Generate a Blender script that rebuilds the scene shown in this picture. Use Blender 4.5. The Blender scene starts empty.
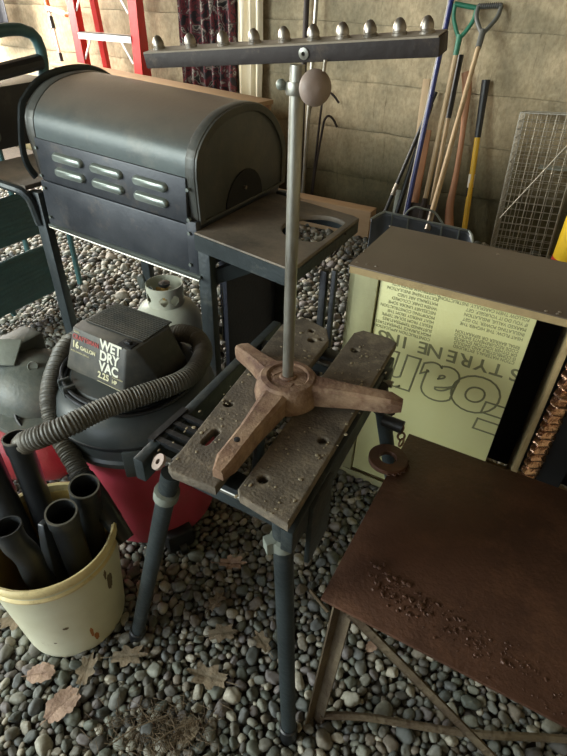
import bpy, bmesh, math, random
import numpy as np
from mathutils import Vector, Matrix, Euler, noise

random.seed(7)
rng = np.random.default_rng(11)
SC = bpy.context.scene
COL = SC.collection
PI = math.pi

# ------------------------------------------------------------------ camera
F = 520.0; CX, CY = 283.5, 378.0; H = 1.5
AZ = math.radians(28); PT = math.radians(36.7); RO = math.radians(1.9)
CAM = Vector((0, 0, H))
FW = Vector((-math.sin(AZ)*math.cos(PT), math.cos(AZ)*math.cos(PT), -math.sin(PT)))
R0 = Vector((math.cos(AZ), math.sin(AZ), 0)); U0 = R0.cross(FW)
RT = R0*math.cos(RO) + U0*math.sin(RO); UP = RT.cross(FW)
cd = bpy.data.cameras.new('camera'); cam = bpy.data.objects.new('camera', cd); COL.objects.link(cam)
m = Matrix((RT, UP, -FW)).transposed().to_4x4(); m.translation = CAM
cam.matrix_world = m
cd.sensor_fit = 'HORIZONTAL'; cd.sensor_width = 36.0; cd.lens = F*36.0/567.0
cd.clip_start = 0.02; cd.clip_end = 200
SC.camera = cam

def P(px, py, x=None, y=None, z=None):
    """a point of the place from a picture position and one known coordinate (survey helper)"""
    d = FW + RT*((px-CX)/F) - UP*((py-CY)/F)
    i, v = (0, x) if x is not None else ((1, y) if y is not None else (2, z))
    return CAM + d*((v-CAM[i])/d[i])
def proj(p):
    d = Vector(p)-CAM; zz = d.dot(FW)
    return CX+F*d.dot(RT)/zz, CY-F*d.dot(UP)/zz, zz

# ------------------------------------------------------------------ world, light, exposure
SC.view_settings.view_transform = 'Standard'; SC.view_settings.look = 'None'
SC.view_settings.gamma = 1.0; SC.view_settings.use_curve_mapping = False
SC.view_settings.exposure = 1.36
w = bpy.data.worlds.new('sky'); SC.world = w; w.use_nodes = True
bgn = w.node_tree.nodes['Background']; bgn.inputs[0].default_value = (0.80, 0.90, 1.0, 1); bgn.inputs[1].default_value = 1.7
def area(name, loc, target, sx, sy, power, col):
    l = bpy.data.lights.new(name, 'AREA'); l.shape = 'RECTANGLE'; l.size = sx; l.size_y = sy; l.energy = power; l.color = col
    o = bpy.data.objects.new(name, l); COL.objects.link(o); o.location = loc
    o.rotation_euler = (Vector(target)-Vector(loc)).to_track_quat('-Z', 'Y').to_euler(); return o
# daylight through the open left end (strong, beside the back wall) and through the opening behind and left of the camera
area('daylight_left_end', (-6.2, 2.9, 2.2), (-2.2, 2.9, 0.2), 2.2, 1.6, 260, (1.0, 0.93, 0.82))
area('daylight_front', (-3.4, -1.7, 2.0), (-0.8, 0.7, 0.2), 2.0, 1.4, 74, (0.93, 1.0, 0.92))

# ------------------------------------------------------------------ materials
def lin(c):
    return tuple(((v/255)/12.92 if v/255 <= .04045 else ((v/255+.055)/1.055)**2.4) for v in c)
def mat(name, col, rough=.6, metal=0.0, col2=None, var=.3, scale=9, bump=.15, bscale=70, spec=.5, stretch=(1,1,1), dust=None, dscale=6, dlo=.45, dhi=.75, trans=0, rvar=.15, bdist=.01, top=None, tlo=.2, thi=.9):
    M = bpy.data.materials.new(name); M.use_nodes = True; nt = M.node_tree; N = nt.nodes; L = nt.links
    b = N['Principled BSDF']
    c1 = lin(col); c2 = lin(col2) if col2 else tuple(v*(1-var) for v in c1)
    tc = N.new('ShaderNodeTexCoord'); mp = N.new('ShaderNodeMapping'); mp.inputs['Scale'].default_value = stretch
    L.new(tc.outputs['Object'], mp.inputs[0])
    n1 = N.new('ShaderNodeTexNoise'); n1.inputs['Scale'].default_value = scale; n1.inputs['Detail'].default_value = 6; n1.inputs['Roughness'].default_value = .65
    L.new(mp.outputs[0], n1.inputs['Vector'])
    r = N.new('ShaderNodeValToRGB'); r.color_ramp.elements[0].position = .35; r.color_ramp.elements[1].position = .68
    r.color_ramp.elements[0].color = (*c2, 1); r.color_ramp.elements[1].color = (*c1, 1)
    L.new(n1.outputs['Fac'], r.inputs[0]); out = r.outputs[0]
    if dust:
        n2 = N.new('ShaderNodeTexNoise'); n2.inputs['Scale'].default_value = dscale; n2.inputs['Detail'].default_value = 8; n2.inputs['Roughness'].default_value = .75
        L.new(tc.outputs['Object'], n2.inputs['Vector'])
        mr = N.new('ShaderNodeMapRange'); mr.inputs[1].default_value = dlo; mr.inputs[2].default_value = dhi
        L.new(n2.outputs['Fac'], mr.inputs[0])
        mx = N.new('ShaderNodeMix'); mx.data_type = 'RGBA'
        L.new(mr.outputs[0], mx.inputs[0]); L.new(out, mx.inputs[6]); mx.inputs[7].default_value = (*lin(dust), 1); out = mx.outputs[2]
    if top:
        ge = N.new('ShaderNodeNewGeometry'); sp = N.new('ShaderNodeSeparateXYZ'); L.new(ge.outputs['Normal'], sp.inputs[0])
        ad = N.new('ShaderNodeMath'); ad.operation = 'MULTIPLY_ADD'; L.new(n1.outputs['Fac'], ad.inputs[0]); ad.inputs[1].default_value = .5; ad.inputs[2].default_value = -.25
        a2 = N.new('ShaderNodeMath'); L.new(ad.outputs[0], a2.inputs[0]); L.new(sp.outputs[2], a2.inputs[1])
        m2 = N.new('ShaderNodeMapRange'); m2.inputs[1].default_value = tlo; m2.inputs[2].default_value = thi; L.new(a2.outputs[0], m2.inputs[0])
        mz = N.new('ShaderNodeMix'); mz.data_type = 'RGBA'; L.new(m2.outputs[0], mz.inputs[0]); L.new(out, mz.inputs[6]); mz.inputs[7].default_value = (*lin(top), 1); out = mz.outputs[2]
    L.new(out, b.inputs['Base Color'])
    b.inputs['Metallic'].default_value = metal; b.inputs['Specular IOR Level'].default_value = spec
    rr = N.new('ShaderNodeMapRange'); rr.inputs[3].default_value = max(.03, rough-rvar); rr.inputs[4].default_value = min(1, rough+rvar)
    L.new(n1.outputs['Fac'], rr.inputs[0]); L.new(rr.outputs[0], b.inputs['Roughness'])
    if bump:
        n3 = N.new('ShaderNodeTexNoise'); n3.inputs['Scale'].default_value = bscale; n3.inputs['Detail'].default_value = 5
        L.new(mp.outputs[0], n3.inputs['Vector'])
        bp = N.new('ShaderNodeBump'); bp.inputs['Strength'].default_value = bump; bp.inputs['Distance'].default_value = bdist
        L.new(n3.outputs['Fac'], bp.inputs['Height']); L.new(bp.outputs[0], b.inputs['Normal'])
    if trans: b.inputs['Transmission Weight'].default_value = trans
    return M

def stone_mat(name, src):
    M = bpy.data.materials.new(name); M.use_nodes = True; nt = M.node_tree; N = nt.nodes; L = nt.links; b = N['Principled BSDF']
    if src == 'object':
        a = N.new('ShaderNodeObjectInfo'); fac = a.outputs['Random']
    else:
        a = N.new('ShaderNodeAttribute'); a.attribute_name = 'tone'; fac = a.outputs['Fac']
    r = N.new('ShaderNodeValToRGB'); r.color_ramp.interpolation = 'CONSTANT'
    cols0 = [(98,104,98),(128,128,116),(84,92,92),(140,128,112),(108,116,104),(150,148,134),(92,88,84),(118,122,118),(128,112,96),(170,164,148),(100,106,112),(112,108,98),(136,140,128),(122,112,118),(88,98,90),(180,170,152)]
    cols = []
    for c in cols0:
        g_ = sum(c)/3; cols.append(tuple((v*.5+g_*.5)*.92*k_ for v, k_ in zip(c, (1.0,.995,.95))))
    e = r.color_ramp.elements
    e[0].position = 0; e[0].color = (*lin(cols[0]), 1); e[1].position = 1/16; e[1].color = (*lin(cols[1]), 1)
    for i in range(2, 16):
        q = e.new(i/16); q.color = (*lin(cols[i]), 1)
    L.new(fac, r.inputs[0])
    tc = N.new('ShaderNodeTexCoord'); n = N.new('ShaderNodeTexNoise'); n.inputs['Scale'].default_value = 90 if src != 'object' else 3.2; n.inputs['Detail'].default_value = 6
    L.new(tc.outputs['Object'], n.inputs['Vector'])
    mr = N.new('ShaderNodeMapRange'); mr.inputs[3].default_value = .62; mr.inputs[4].default_value = 1.35
    L.new(n.outputs['Fac'], mr.inputs[0])
    mx = N.new('ShaderNodeMix'); mx.data_type = 'RGBA'; mx.blend_type = 'MULTIPLY'; mx.inputs[0].default_value = 1
    L.new(r.outputs[0], mx.inputs[6]); L.new(mr.outputs[0], mx.inputs[7]); L.new(mx.outputs[2], b.inputs['Base Color'])
    b.inputs['Roughness'].default_value = .62; b.inputs['Specular IOR Level'].default_value = .4
    return M

def wall_mat():
    M = bpy.data.materials.new('cast_concrete'); M.use_nodes = True; nt = M.node_tree; N = nt.nodes; L = nt.links; b = N['Principled BSDF']
    tc = N.new('ShaderNodeTexCoord')
    def noise_(sc, stretch=(1,1,1), det=6):
        mp = N.new('ShaderNodeMapping'); mp.inputs['Scale'].default_value = stretch; L.new(tc.outputs['Object'], mp.inputs[0])
        n = N.new('ShaderNodeTexNoise'); n.inputs['Scale'].default_value = sc; n.inputs['Detail'].default_value = det; n.inputs['Roughness'].default_value = .7
        L.new(mp.outputs[0], n.inputs['Vector']); return n.outputs['Fac']
    def ramp(fac, a, c, p0, p1):
        r = N.new('ShaderNodeValToRGB'); e = r.color_ramp.elements; e[0].position = p0; e[1].position = p1; e[0].color = (*lin(a),1); e[1].color = (*lin(c),1); L.new(fac, r.inputs[0]); return r.outputs[0]
    big = ramp(noise_(1.1), (156,146,120), (206,188,154), .40, .62)
    fine = ramp(noise_(45, (1,1,.6)), (176,170,158), (255,255,255), .32, .60)
    drip = ramp(noise_(18, (3.2,1,.14), 4), (128,116,100), (255,255,255), .29, .37)
    o = big
    for s in (fine, drip):
        mx = N.new('ShaderNodeMix'); mx.data_type = 'RGBA'; mx.blend_type = 'MULTIPLY'; mx.inputs[0].default_value = .55
        L.new(o, mx.inputs[6]); L.new(s, mx.inputs[7]); o = mx.outputs[2]
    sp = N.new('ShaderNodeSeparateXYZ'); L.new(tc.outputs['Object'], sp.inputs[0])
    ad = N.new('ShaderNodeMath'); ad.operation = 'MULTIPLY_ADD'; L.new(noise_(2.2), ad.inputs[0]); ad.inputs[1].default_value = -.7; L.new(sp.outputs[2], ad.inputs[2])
    low_tone = ramp(ad.outputs[0], (128,130,112), (255,255,255), -.25, .45)  # darker, greener tone towards the foot of the wall, noisy edge
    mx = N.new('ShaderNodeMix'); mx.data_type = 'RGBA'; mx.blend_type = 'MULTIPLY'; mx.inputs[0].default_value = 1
    L.new(o, mx.inputs[6]); L.new(low_tone, mx.inputs[7]); o = mx.outputs[2]
    L.new(o, b.inputs['Base Color']); b.inputs['Roughness'].default_value = .9
    bp = N.new('ShaderNodeBump'); bp.inputs['Strength'].default_value = .35; bp.inputs['Distance'].default_value = .010
    L.new(noise_(95, (1,1,.5)), bp.inputs['Height']); L.new(bp.outputs[0], b.inputs['Normal'])
    return M

def curtain_mat():
    M = mat('patterned_cloth', (52,26,30), .8, col2=(16,13,16), scale=14, bump=.1)
    nt = M.node_tree; N = nt.nodes; L = nt.links; b = N['Principled BSDF']
    tc = N.new('ShaderNodeTexCoord'); v = N.new('ShaderNodeTexNoise'); v.inputs['Scale'].default_value = 13; v.inputs['Detail'].default_value = 3; v.inputs['Distortion'].default_value = 1.2
    L.new(tc.outputs['Object'], v.inputs['Vector'])
    r = N.new('ShaderNodeValToRGB'); e = r.color_ramp.elements
    e[0].position = .3; e[0].color = (*lin((18,15,18)),1); e[1].position = .44; e[1].color = (*lin((30,24,28)),1)
    for p, c in ((.5,(104,34,40)), (.56,(46,30,34)), (.62,(150,140,130)), (.66,(40,44,38)), (.74,(24,20,22))):
        q = e.new(p); q.color = (*lin(c),1)
    L.new(v.outputs['Fac'], r.inputs[0]); L.new(r.outputs[0], b.inputs['Base Color'])
    return M

K = {}
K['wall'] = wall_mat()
K['soil'] = mat('dark_soil', (70,62,52), .95, var=.5, scale=30, bump=.6)
K['ceil'] = mat('ceiling_boards', (120,100,76), .85, var=.4, stretch=(1,6,6))
K['grill'] = mat('grill_black_paint', (70,73,77), .45, metal=.25, col2=(44,48,54), scale=5, bump=.08, dust=(112,100,88), dscale=7, dlo=.55, dhi=.85)
K['lid'] = mat('grill_lid_paint', (76,86,84), .42, metal=.15, col2=(60,69,69), scale=4, bump=.06, dust=(112,108,98), dscale=5, dlo=.55, dhi=.95, top=(116,104,91), tlo=.45, thi=1.0)
K['lidend'] = mat('grill_end_cap', (78,80,76), .45, metal=.2, var=.3, scale=5, bump=.06, dust=(112,102,88), dscale=4, dlo=.45, dhi=.9)
K['shelf'] = mat('grill_shelf_paint', (112,103,92), .6, metal=.1, col2=(70,66,60), scale=4, dust=(150,134,114), dscale=5, dlo=.4, dhi=.85, bump=.1)
K['steel_blue'] = mat('blue_black_steel', (52,60,62), .45, metal=.2, var=.35, scale=8, dust=(112,112,102), dscale=9, dlo=.55, dhi=.95)
K['navy'] = mat('navy_panel', (16,22,36), .5, var=.4)
K['louvre'] = mat('louvre_metal', (128,136,130), .34, metal=.5, var=.15, bump=.02)
K['black'] = mat('black_plastic', (30,32,34), .42, var=.3, scale=12, dust=(84,80,72), dscale=10, dlo=.6, dhi=.95)
K['tube'] = mat('black_wand_plastic', (48,51,53), .33, var=.3, scale=12, dust=(80,78,72), dscale=14, dlo=.55, dhi=.9, bump=.03)
K['inner'] = mat('dark_interior', (12,12,13), .8, var=.2, bump=0)
K['vac_lid'] = mat('vac_grey_plastic', (66,72,72), .42, var=.25, scale=7, dust=(96,92,82), dscale=5, dlo=.5, dhi=.9, bump=.04)
K['vac_head'] = mat('vac_head_plastic', (58,59,55), .55, var=.2, scale=7, dust=(112,106,92), dscale=6, dlo=.42, dhi=.85, bump=.05)
K['vac_red'] = mat('vac_red_plastic', (196,76,96), .45, col2=(172,62,80), scale=3, dust=(140,90,86), dscale=4, dlo=.5, dhi=1.0, bump=.03)
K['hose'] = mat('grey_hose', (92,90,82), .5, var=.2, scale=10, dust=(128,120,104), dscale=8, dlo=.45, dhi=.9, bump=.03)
K['bucket'] = mat('bucket_plastic', (216,214,188), .38, col2=(204,200,170), scale=4, dust=(150,134,100), dscale=9, dlo=.62, dhi=.80, bump=.03)
K['bucket_in'] = mat('bucket_inner', (206,176,104), .5, var=.2, scale=4)
K['rim'] = mat('bucket_rim', (222,204,150), .4, var=.2, scale=9, dust=(130,108,70), dscale=20, dlo=.55, dhi=.8)
K['wood'] = mat('pale_wood', (192,170,136), .65, col2=(160,136,104), scale=5, stretch=(1,1,.12), bump=.15, bscale=40)
K['woodx'] = mat('pale_wood_long', (176,148,114), .7, col2=(154,124,92), scale=5, stretch=(.12,1,1), bump=.1, bscale=40)
K['wood_red'] = mat('reddish_wood', (172,122,86), .6, col2=(136,94,64), scale=5, stretch=(1,1,.12), bump=.15)
K['plank'] = mat('dusty_bench_plank', (108,98,84), .85, col2=(70,63,54), scale=9, dust=(150,138,116), dscale=26, dlo=.5, dhi=.85, bump=.5, bscale=160, bdist=.004)
K['plank_edge'] = K['plank']
K['cast'] = mat('rusty_cast_iron', (126,98,76), .8, col2=(78,52,40), scale=12, dust=(168,144,116), dscale=18, dlo=.45, dhi=.85, bump=.5, bscale=140, bdist=.004)
K['rust'] = mat('rusty_plate', (96,66,50), .45, metal=.3, col2=(66,45,35), scale=3, dust=(122,86,64), dscale=9, dlo=.5, dhi=.95, bump=.25, bscale=110, rvar=.12)
K['rustbar'] = mat('rusty_angle_iron', (112,100,78), .8, col2=(76,62,46), scale=12, bump=.5)
K['zinc'] = mat('galvanised_tube', (176,176,166), .38, metal=.75, col2=(128,124,114), scale=12, stretch=(1,1,.4), dust=(112,92,76), dscale=30, dlo=.62, dhi=.8, bump=.08)
K['chrome'] = mat('domed_nut_steel', (170,162,150), .38, metal=.8, var=.4, scale=40)
K['bar'] = mat('dark_bar', (56,50,48), .65, metal=.3, var=.3, dust=(120,104,88), dscale=14, dlo=.55, dhi=.95)
K['bartop'] = mat('bar_top', (150,138,120), .7, var=.3)
K['knob'] = mat('grey_knob', (168,148,136), .55, col2=(132,118,108), scale=9)
K['boxtop'] = mat('brown_grey_board', (98,86,72), .42, col2=(88,77,64), scale=3, bump=.04, rvar=.06)
K['mdf'] = mat('raw_board_edge', (168,146,104), .8, var=.2, scale=30, bump=.3)
K['stile'] = mat('board_stile', (168,166,126), .7, var=.15, scale=20)
K['foam'] = mat('foam_facing', (212,212,160), .45, col2=(206,202,142), scale=1.5, bump=.03, dust=(150,104,66), dscale=6, dlo=.72, dhi=.92)
K['print'] = mat('grey_print', (126,126,92), .6, var=.15, bump=0)
K['copper'] = mat('corrugated_copper', (214,178,152), .22, metal=.95, col2=(150,112,90), scale=20, bump=.5, bscale=60)
K['galv'] = mat('white_tank_paint', (184,186,168), .42, col2=(160,162,146), scale=5, dust=(140,110,84), dscale=7, dlo=.66, dhi=.85, bump=.05)
K['comp_red'] = mat('compressor_red', (160,52,58), .38, var=.3, scale=5, dust=(120,84,74), dscale=6, dlo=.55, dhi=.95)
K['comp_grey'] = mat('compressor_shroud', (84,90,84), .5, var=.25, scale=6, dust=(120,116,100), dscale=6, dlo=.45, dhi=.9)
K['bracket'] = mat('pale_steel_bracket', (140,146,136), .5, metal=.3, var=.2)
K['brass'] = mat('brass', (170,140,84), .4, metal=.7, var=.3)
K['green'] = mat('dark_green_metal', (66,104,104), .45, var=.35, scale=6, dust=(76,86,76), dscale=8, dlo=.6, dhi=.95)
K['hood'] = mat('black_hood', (30,32,34), .4, var=.3, scale=5, dust=(76,70,60), dscale=6, dlo=.6, dhi=.95)
K['red'] = mat('ladder_red', (206,44,40), .4, var=.15, scale=6)
K['alu'] = mat('ladder_aluminium', (214,214,210), .35, metal=.6, var=.12)
K['orange'] = mat('orange_plastic', (216,104,48), .45, var=.2)
K['white'] = mat('white_plastic', (226,222,210), .5, var=.1)
K['blue'] = mat('blue_pole_enamel', (34,44,104), .3, var=.2, scale=8)
K['dgreen'] = mat('green_handle_plastic', (44,118,92), .45, var=.2)
K['gripgrey'] = mat('grey_handle_plastic', (92,94,90), .5, var=.2)
K['yellow'] = mat('yellow_fibreglass', (222,176,44), .45, var=.15)
K['yellowjug'] = mat('yellow_jug', (232,196,44), .4, var=.1)
K['redlabel'] = mat('red_label', (190,40,36), .5, var=.1)
K['scoop'] = mat('dark_scoop_plastic', (76,82,88), .35, var=.2, scale=6)
K['iron'] = mat('dark_iron_rod', (56,44,38), .7, col2=(36,28,26), scale=20)
K['wire'] = mat('galvanised_wire', (176,172,158), .4, metal=.6, var=.2)
K['sheet'] = mat('milky_plastic_sheet', (226,216,190), .35, var=.12, scale=6, bump=.5, bscale=12)
K['cloth'] = curtain_mat()
K['leaf'] = mat('dry_leaf', (136,120,98), .8, col2=(96,86,68), scale=30, bump=.5)
K['leaf2'] = mat('pale_leaf', (172,146,126), .75, col2=(138,112,96), scale=30, bump=.5)
K['twig'] = mat('twig_bark', (108,92,70), .85, var=.4, scale=30)
K['tarp'] = mat('navy_tarpaulin', (16,20,34), .6, var=.3)
K['led'] = mat('red_print', (150,62,56), .6, var=.1, bump=0)
K['whiteprint'] = mat('white_print', (214,214,196), .6, var=.1, bump=0)
K['creamprint'] = mat('cream_print', (204,198,160), .6, var=.1, bump=0)
K['debris'] = mat('web_and_crumbs', (150,138,112), .9, var=.3, scale=40)
K['stone_o'] = stone_mat('pebble_single', 'object')
K['stone_a'] = stone_mat('pebble_bulk', 'attr')

# ------------------------------------------------------------------ builder
ORG = {}
def fr(p0, p1):
    d = Vector(p1)-Vector(p0); q = d.to_track_quat('Z', 'Y').to_matrix().to_4x4(); q.translation = Vector(p0); return q, d.length
def rz(a, loc=(0,0,0)):
    return Matrix.Translation(Vector(loc)) @ Matrix.Rotation(a, 4, 'Z')
class B:
    def __init__(s): s.bm = bmesh.new()
    def add(s, vs, fs, M=None):
        v = [s.bm.verts.new((M @ Vector(p)) if M else Vector(p)) for p in vs]
        for f in fs:
            try: s.bm.faces.new([v[i] for i in f])
            except ValueError: pass
        return s
    def box(s, lo, hi, M=None, bev=0.0, seg=2):
        t = bmesh.new(); bmesh.ops.create_cube(t, size=1)
        for v in t.verts: v.co = Vector(((lo[i]+hi[i])/2 + v.co[i]*(hi[i]-lo[i])) for i in range(3))
        if bev: bmesh.ops.bevel(t, geom=t.edges[:], offset=bev, segments=seg, affect='EDGES', profile=.5)
        if M: t.transform(M)
        s.merge(t); return s
    def merge(s, t):
        me = bpy.data.meshes.new('t'); t.to_mesh(me); t.free(); s.bm.from_mesh(me); bpy.data.meshes.remove(me)
    def tube(s, pts, r, n=12, cap=True, flat=1.0, M=None, side=None):
        pts = [Vector(p) for p in pts]; k = len(pts); rs = r if hasattr(r, '__len__') else [r]*k
        ring = []; prev = None
        for i, p in enumerate(pts):
            t = (pts[min(i+1,k-1)]-pts[max(i-1,0)]).normalized()
            if prev is None:
                a = Vector(side) if side else (Vector((0,0,1)) if abs(t.z) < .9 else Vector((1,0,0)))
            else: a = prev
            u = (a - t*a.dot(t)).normalized(); v = t.cross(u); prev = u
            ring.append([p + u*math.cos(2*PI*j/n)*rs[i] + v*math.sin(2*PI*j/n)*rs[i]*flat for j in range(n)])
        vs = [q for rr in ring for q in rr]
        fs = [(i*n+j, i*n+(j+1)%n, (i+1)*n+(j+1)%n, (i+1)*n+j) for i in range(k-1) for j in range(n)]
        if cap: fs += [tuple(range(n-1,-1,-1)), tuple((k-1)*n+j for j in range(n))]
        return s.add(vs, fs, M)
    def lathe(s, prof, M=None, n=32, close=False):
        vs = [(r*math.cos(2*PI*j/n), r*math.sin(2*PI*j/n), z) for r, z in prof for j in range(n)]
        k = len(prof)
        fs = [(i*n+j, i*n+(j+1)%n, (i+1)*n+(j+1)%n, (i+1)*n+j) for i in range(k-1) for j in range(n)]
        if close: fs += [((k-1)*n+j, (k-1)*n+(j+1)%n, (j+1)%n, j) for j in range(n)]
        else:
            if prof[0][0] > 1e-5: fs.append(tuple(range(n-1,-1,-1)))
            if prof[-1][0] > 1e-5: fs.append(tuple((k-1)*n+j for j in range(n)))
        return s.add(vs, fs, M)
    def ring(s, p0, p1, r, th=.002, n=28, r1=None):
        M, L = fr(p0, p1); r1 = r1 or r
        return s.lathe([(r,0),(r1,L),(r1-th,L),(r-th,0)], M, n, close=True)
    def prism(s, poly, d, M=None, bev=0.0, seg=2):
        t = bmesh.new(); a = [t.verts.new((x,y,0)) for x,y in poly]; c = [t.verts.new((x,y,d)) for x,y in poly]; k = len(poly)
        t.faces.new(a[::-1]); t.faces.new(c)
        for i in range(k): t.faces.new((a[i],a[(i+1)%k],c[(i+1)%k],c[i]))
        bmesh.ops.recalc_face_normals(t, faces=t.faces[:])
        if bev: bmesh.ops.bevel(t, geom=t.edges[:], offset=bev, segments=seg, affect='EDGES', profile=.5)
        if M: t.transform(M)
        s.merge(t); return s
    def plate(s, outline, holes, th, M=None, bev=0.0):
        cu = bpy.data.curves.new('t', 'CURVE'); cu.dimensions = '2D'; cu.fill_mode = 'BOTH'; cu.extrude = th/2; cu.bevel_depth = bev; cu.bevel_resolution = 1; cu.offset = -bev
        for pl in [outline]+list(holes):
            sp = cu.splines.new('POLY'); sp.points.add(len(pl)-1); sp.use_cyclic_u = True
            for i, (x, y) in enumerate(pl): sp.points[i].co = (x, y, 0, 1)
        return s.curve(cu, M)
    def curve(s, cu, M=None):
        o = bpy.data.objects.new('t', cu); COL.objects.link(o); bpy.context.view_layer.update()
        dg = bpy.context.evaluated_depsgraph_get(); me = bpy.data.meshes.new_from_object(o.evaluated_get(dg))
        if M: me.transform(M)
        s.bm.from_mesh(me); bpy.data.meshes.remove(me); bpy.data.objects.remove(o); bpy.data.curves.remove(cu); return s
    def text(s, body, size, M, th=.0006, align='LEFT', outline=0.0, sx=1.0, bold=0.0):
        cu = bpy.data.curves.new('t', 'FONT'); cu.body = body; cu.size = size; cu.align_x = align; cu.space_line = .82; cu.resolution_u = 4
        if outline:
            cu.fill_mode = 'NONE'; cu.bevel_depth = outline; cu.bevel_resolution = 1
        else: cu.extrude = th; cu.offset = bold
        return s.curve(cu, M @ Matrix.Diagonal((sx, 1, 1 if not outline else .3, 1)))
    def ball(s, c, r, sc=(1,1,1), u=16, v=10, M=None):
        t = bmesh.new(); bmesh.ops.create_uvsphere(t, u_segments=u, v_segments=v, radius=r)
        for q in t.verts: q.co = Vector((q.co[i]*sc[i] for i in range(3)))
        if M: t.transform(M)
        bmesh.ops.translate(t, verts=t.verts, vec=Vector(c)); s.merge(t); return s
    def build(s, name, mt, parent=None, loc=None, smooth=35, recalc=True):
        if recalc: bmesh.ops.recalc_face_normals(s.bm, faces=s.bm.faces[:])
        org = ORG[parent.name] if parent else Vector(loc if loc is not None else (0,0,0))
        me = bpy.data.meshes.new(name); s.bm.transform(Matrix.Translation(-org)); s.bm.to_mesh(me); s.bm.free()
        me.materials.append(mt)
        if smooth: me.shade_smooth(); me.set_sharp_from_angle(angle=math.radians(smooth))
        o = bpy.data.objects.new(name, me); COL.objects.link(o); ORG[o.name] = org
        if parent: o.parent = parent
        else: o.location = org
        return o
def tag(o, label=None, cat=None, group=None, kind=None):
    if label: o['label'] = label
    if cat: o['category'] = cat
    if group: o['group'] = group
    if kind: o['kind'] = kind
    return o
def thing(name, loc, label, cat, group=None):
    o = bpy.data.objects.new(name, None); COL.objects.link(o); o.location = loc; o.empty_display_size = .1
    ORG[o.name] = Vector(loc); return tag(o, label, cat, group)
def circ(cx, cy, r, n=16, ry=None):
    return [(cx+r*math.cos(2*PI*i/n), cy+(ry or r)*math.sin(2*PI*i/n)) for i in range(n)]
def spline(pts, step=.01):
    pts = [Vector(p) for p in pts]; out = []
    ext = [pts[0]*2-pts[1]] + pts + [pts[-1]*2-pts[-2]]
    for i in range(1, len(ext)-2):
        a, b_, c, d = ext[i-1:i+3]; n = max(2, int((c-b_).length/step))
        for j in range(n):
            t = j/n
            out.append(.5*((2*b_)+(c-a)*t+(2*a-5*b_+4*c-d)*t*t+(3*b_-a-3*c+d)*t**3))
    out.append(pts[-1]); return out

WALL_Y = 4.03
# ------------------------------------------------------------------ setting
floor = B().add([(-14,-7,0),(5,-7,0),(5,8,0),(-14,8,0)], [(0,1,2,3)]).build('floor', K['soil'], smooth=0); tag(floor, kind='structure')
ground_z = -0.002
floor.location.z = ground_z

# back wall: courses of cast concrete left by the boards of the form
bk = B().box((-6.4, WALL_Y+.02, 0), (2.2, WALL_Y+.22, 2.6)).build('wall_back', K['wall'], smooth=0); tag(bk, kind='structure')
zs = [0, .33, .665, .985, 1.33, 1.67, 2.0, 2.33, 2.6]
for i in range(len(zs)-1):
    b = B(); nx, nz = 400, 16; z0, z1 = zs[i]+.0015, zs[i+1]-.0015; off = (.0, .010, .004, .012, .003, .01, .0, .008)[i]
    vs = []
    for k in range(nz+1):
        for j in range(nx+1):
            x = -6.4 + 8.6*j/nx; z = z0+(z1-z0)*k/nz
            e = min(z-z0, z1-z)
            if k in (0, nz): z += .010*noise.noise(Vector((x*5, (i+(k>0))*3.1, 7))) * (1 if 0 < z < 2.59 else 0)
            y = WALL_Y - off + .010*noise.noise(Vector((x*3, z*7, i*5))) + .003*noise.noise(Vector((x*14, z*12, i))) + (.005 if e < .002 else 0) - (.016*max(0, noise.noise(Vector((x*22, z*30, i*2.2))))*max(0, 1-e/.05)*max(0, .4+noise.noise(Vector((x*1.7, i*4.4, 2)))))
            vs.append((x, y, z))
    b.add(vs, [(k*(nx+1)+j, k*(nx+1)+j+1, (k+1)*(nx+1)+j+1, (k+1)*(nx+1)+j) for k in range(nz) for j in range(nx)])
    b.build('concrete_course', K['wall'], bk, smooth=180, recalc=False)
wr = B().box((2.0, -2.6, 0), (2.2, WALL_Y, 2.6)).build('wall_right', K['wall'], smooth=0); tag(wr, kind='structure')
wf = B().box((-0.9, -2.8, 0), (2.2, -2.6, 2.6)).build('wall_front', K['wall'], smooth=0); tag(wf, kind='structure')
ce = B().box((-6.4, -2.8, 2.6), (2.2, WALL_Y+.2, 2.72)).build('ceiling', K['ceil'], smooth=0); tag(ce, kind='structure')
wl = B().box((-6.5, -2.8, 0), (-6.3, .6, 2.6)).build('wall_left', K['wall'], smooth=0); tag(wl, kind='structure')

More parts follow.
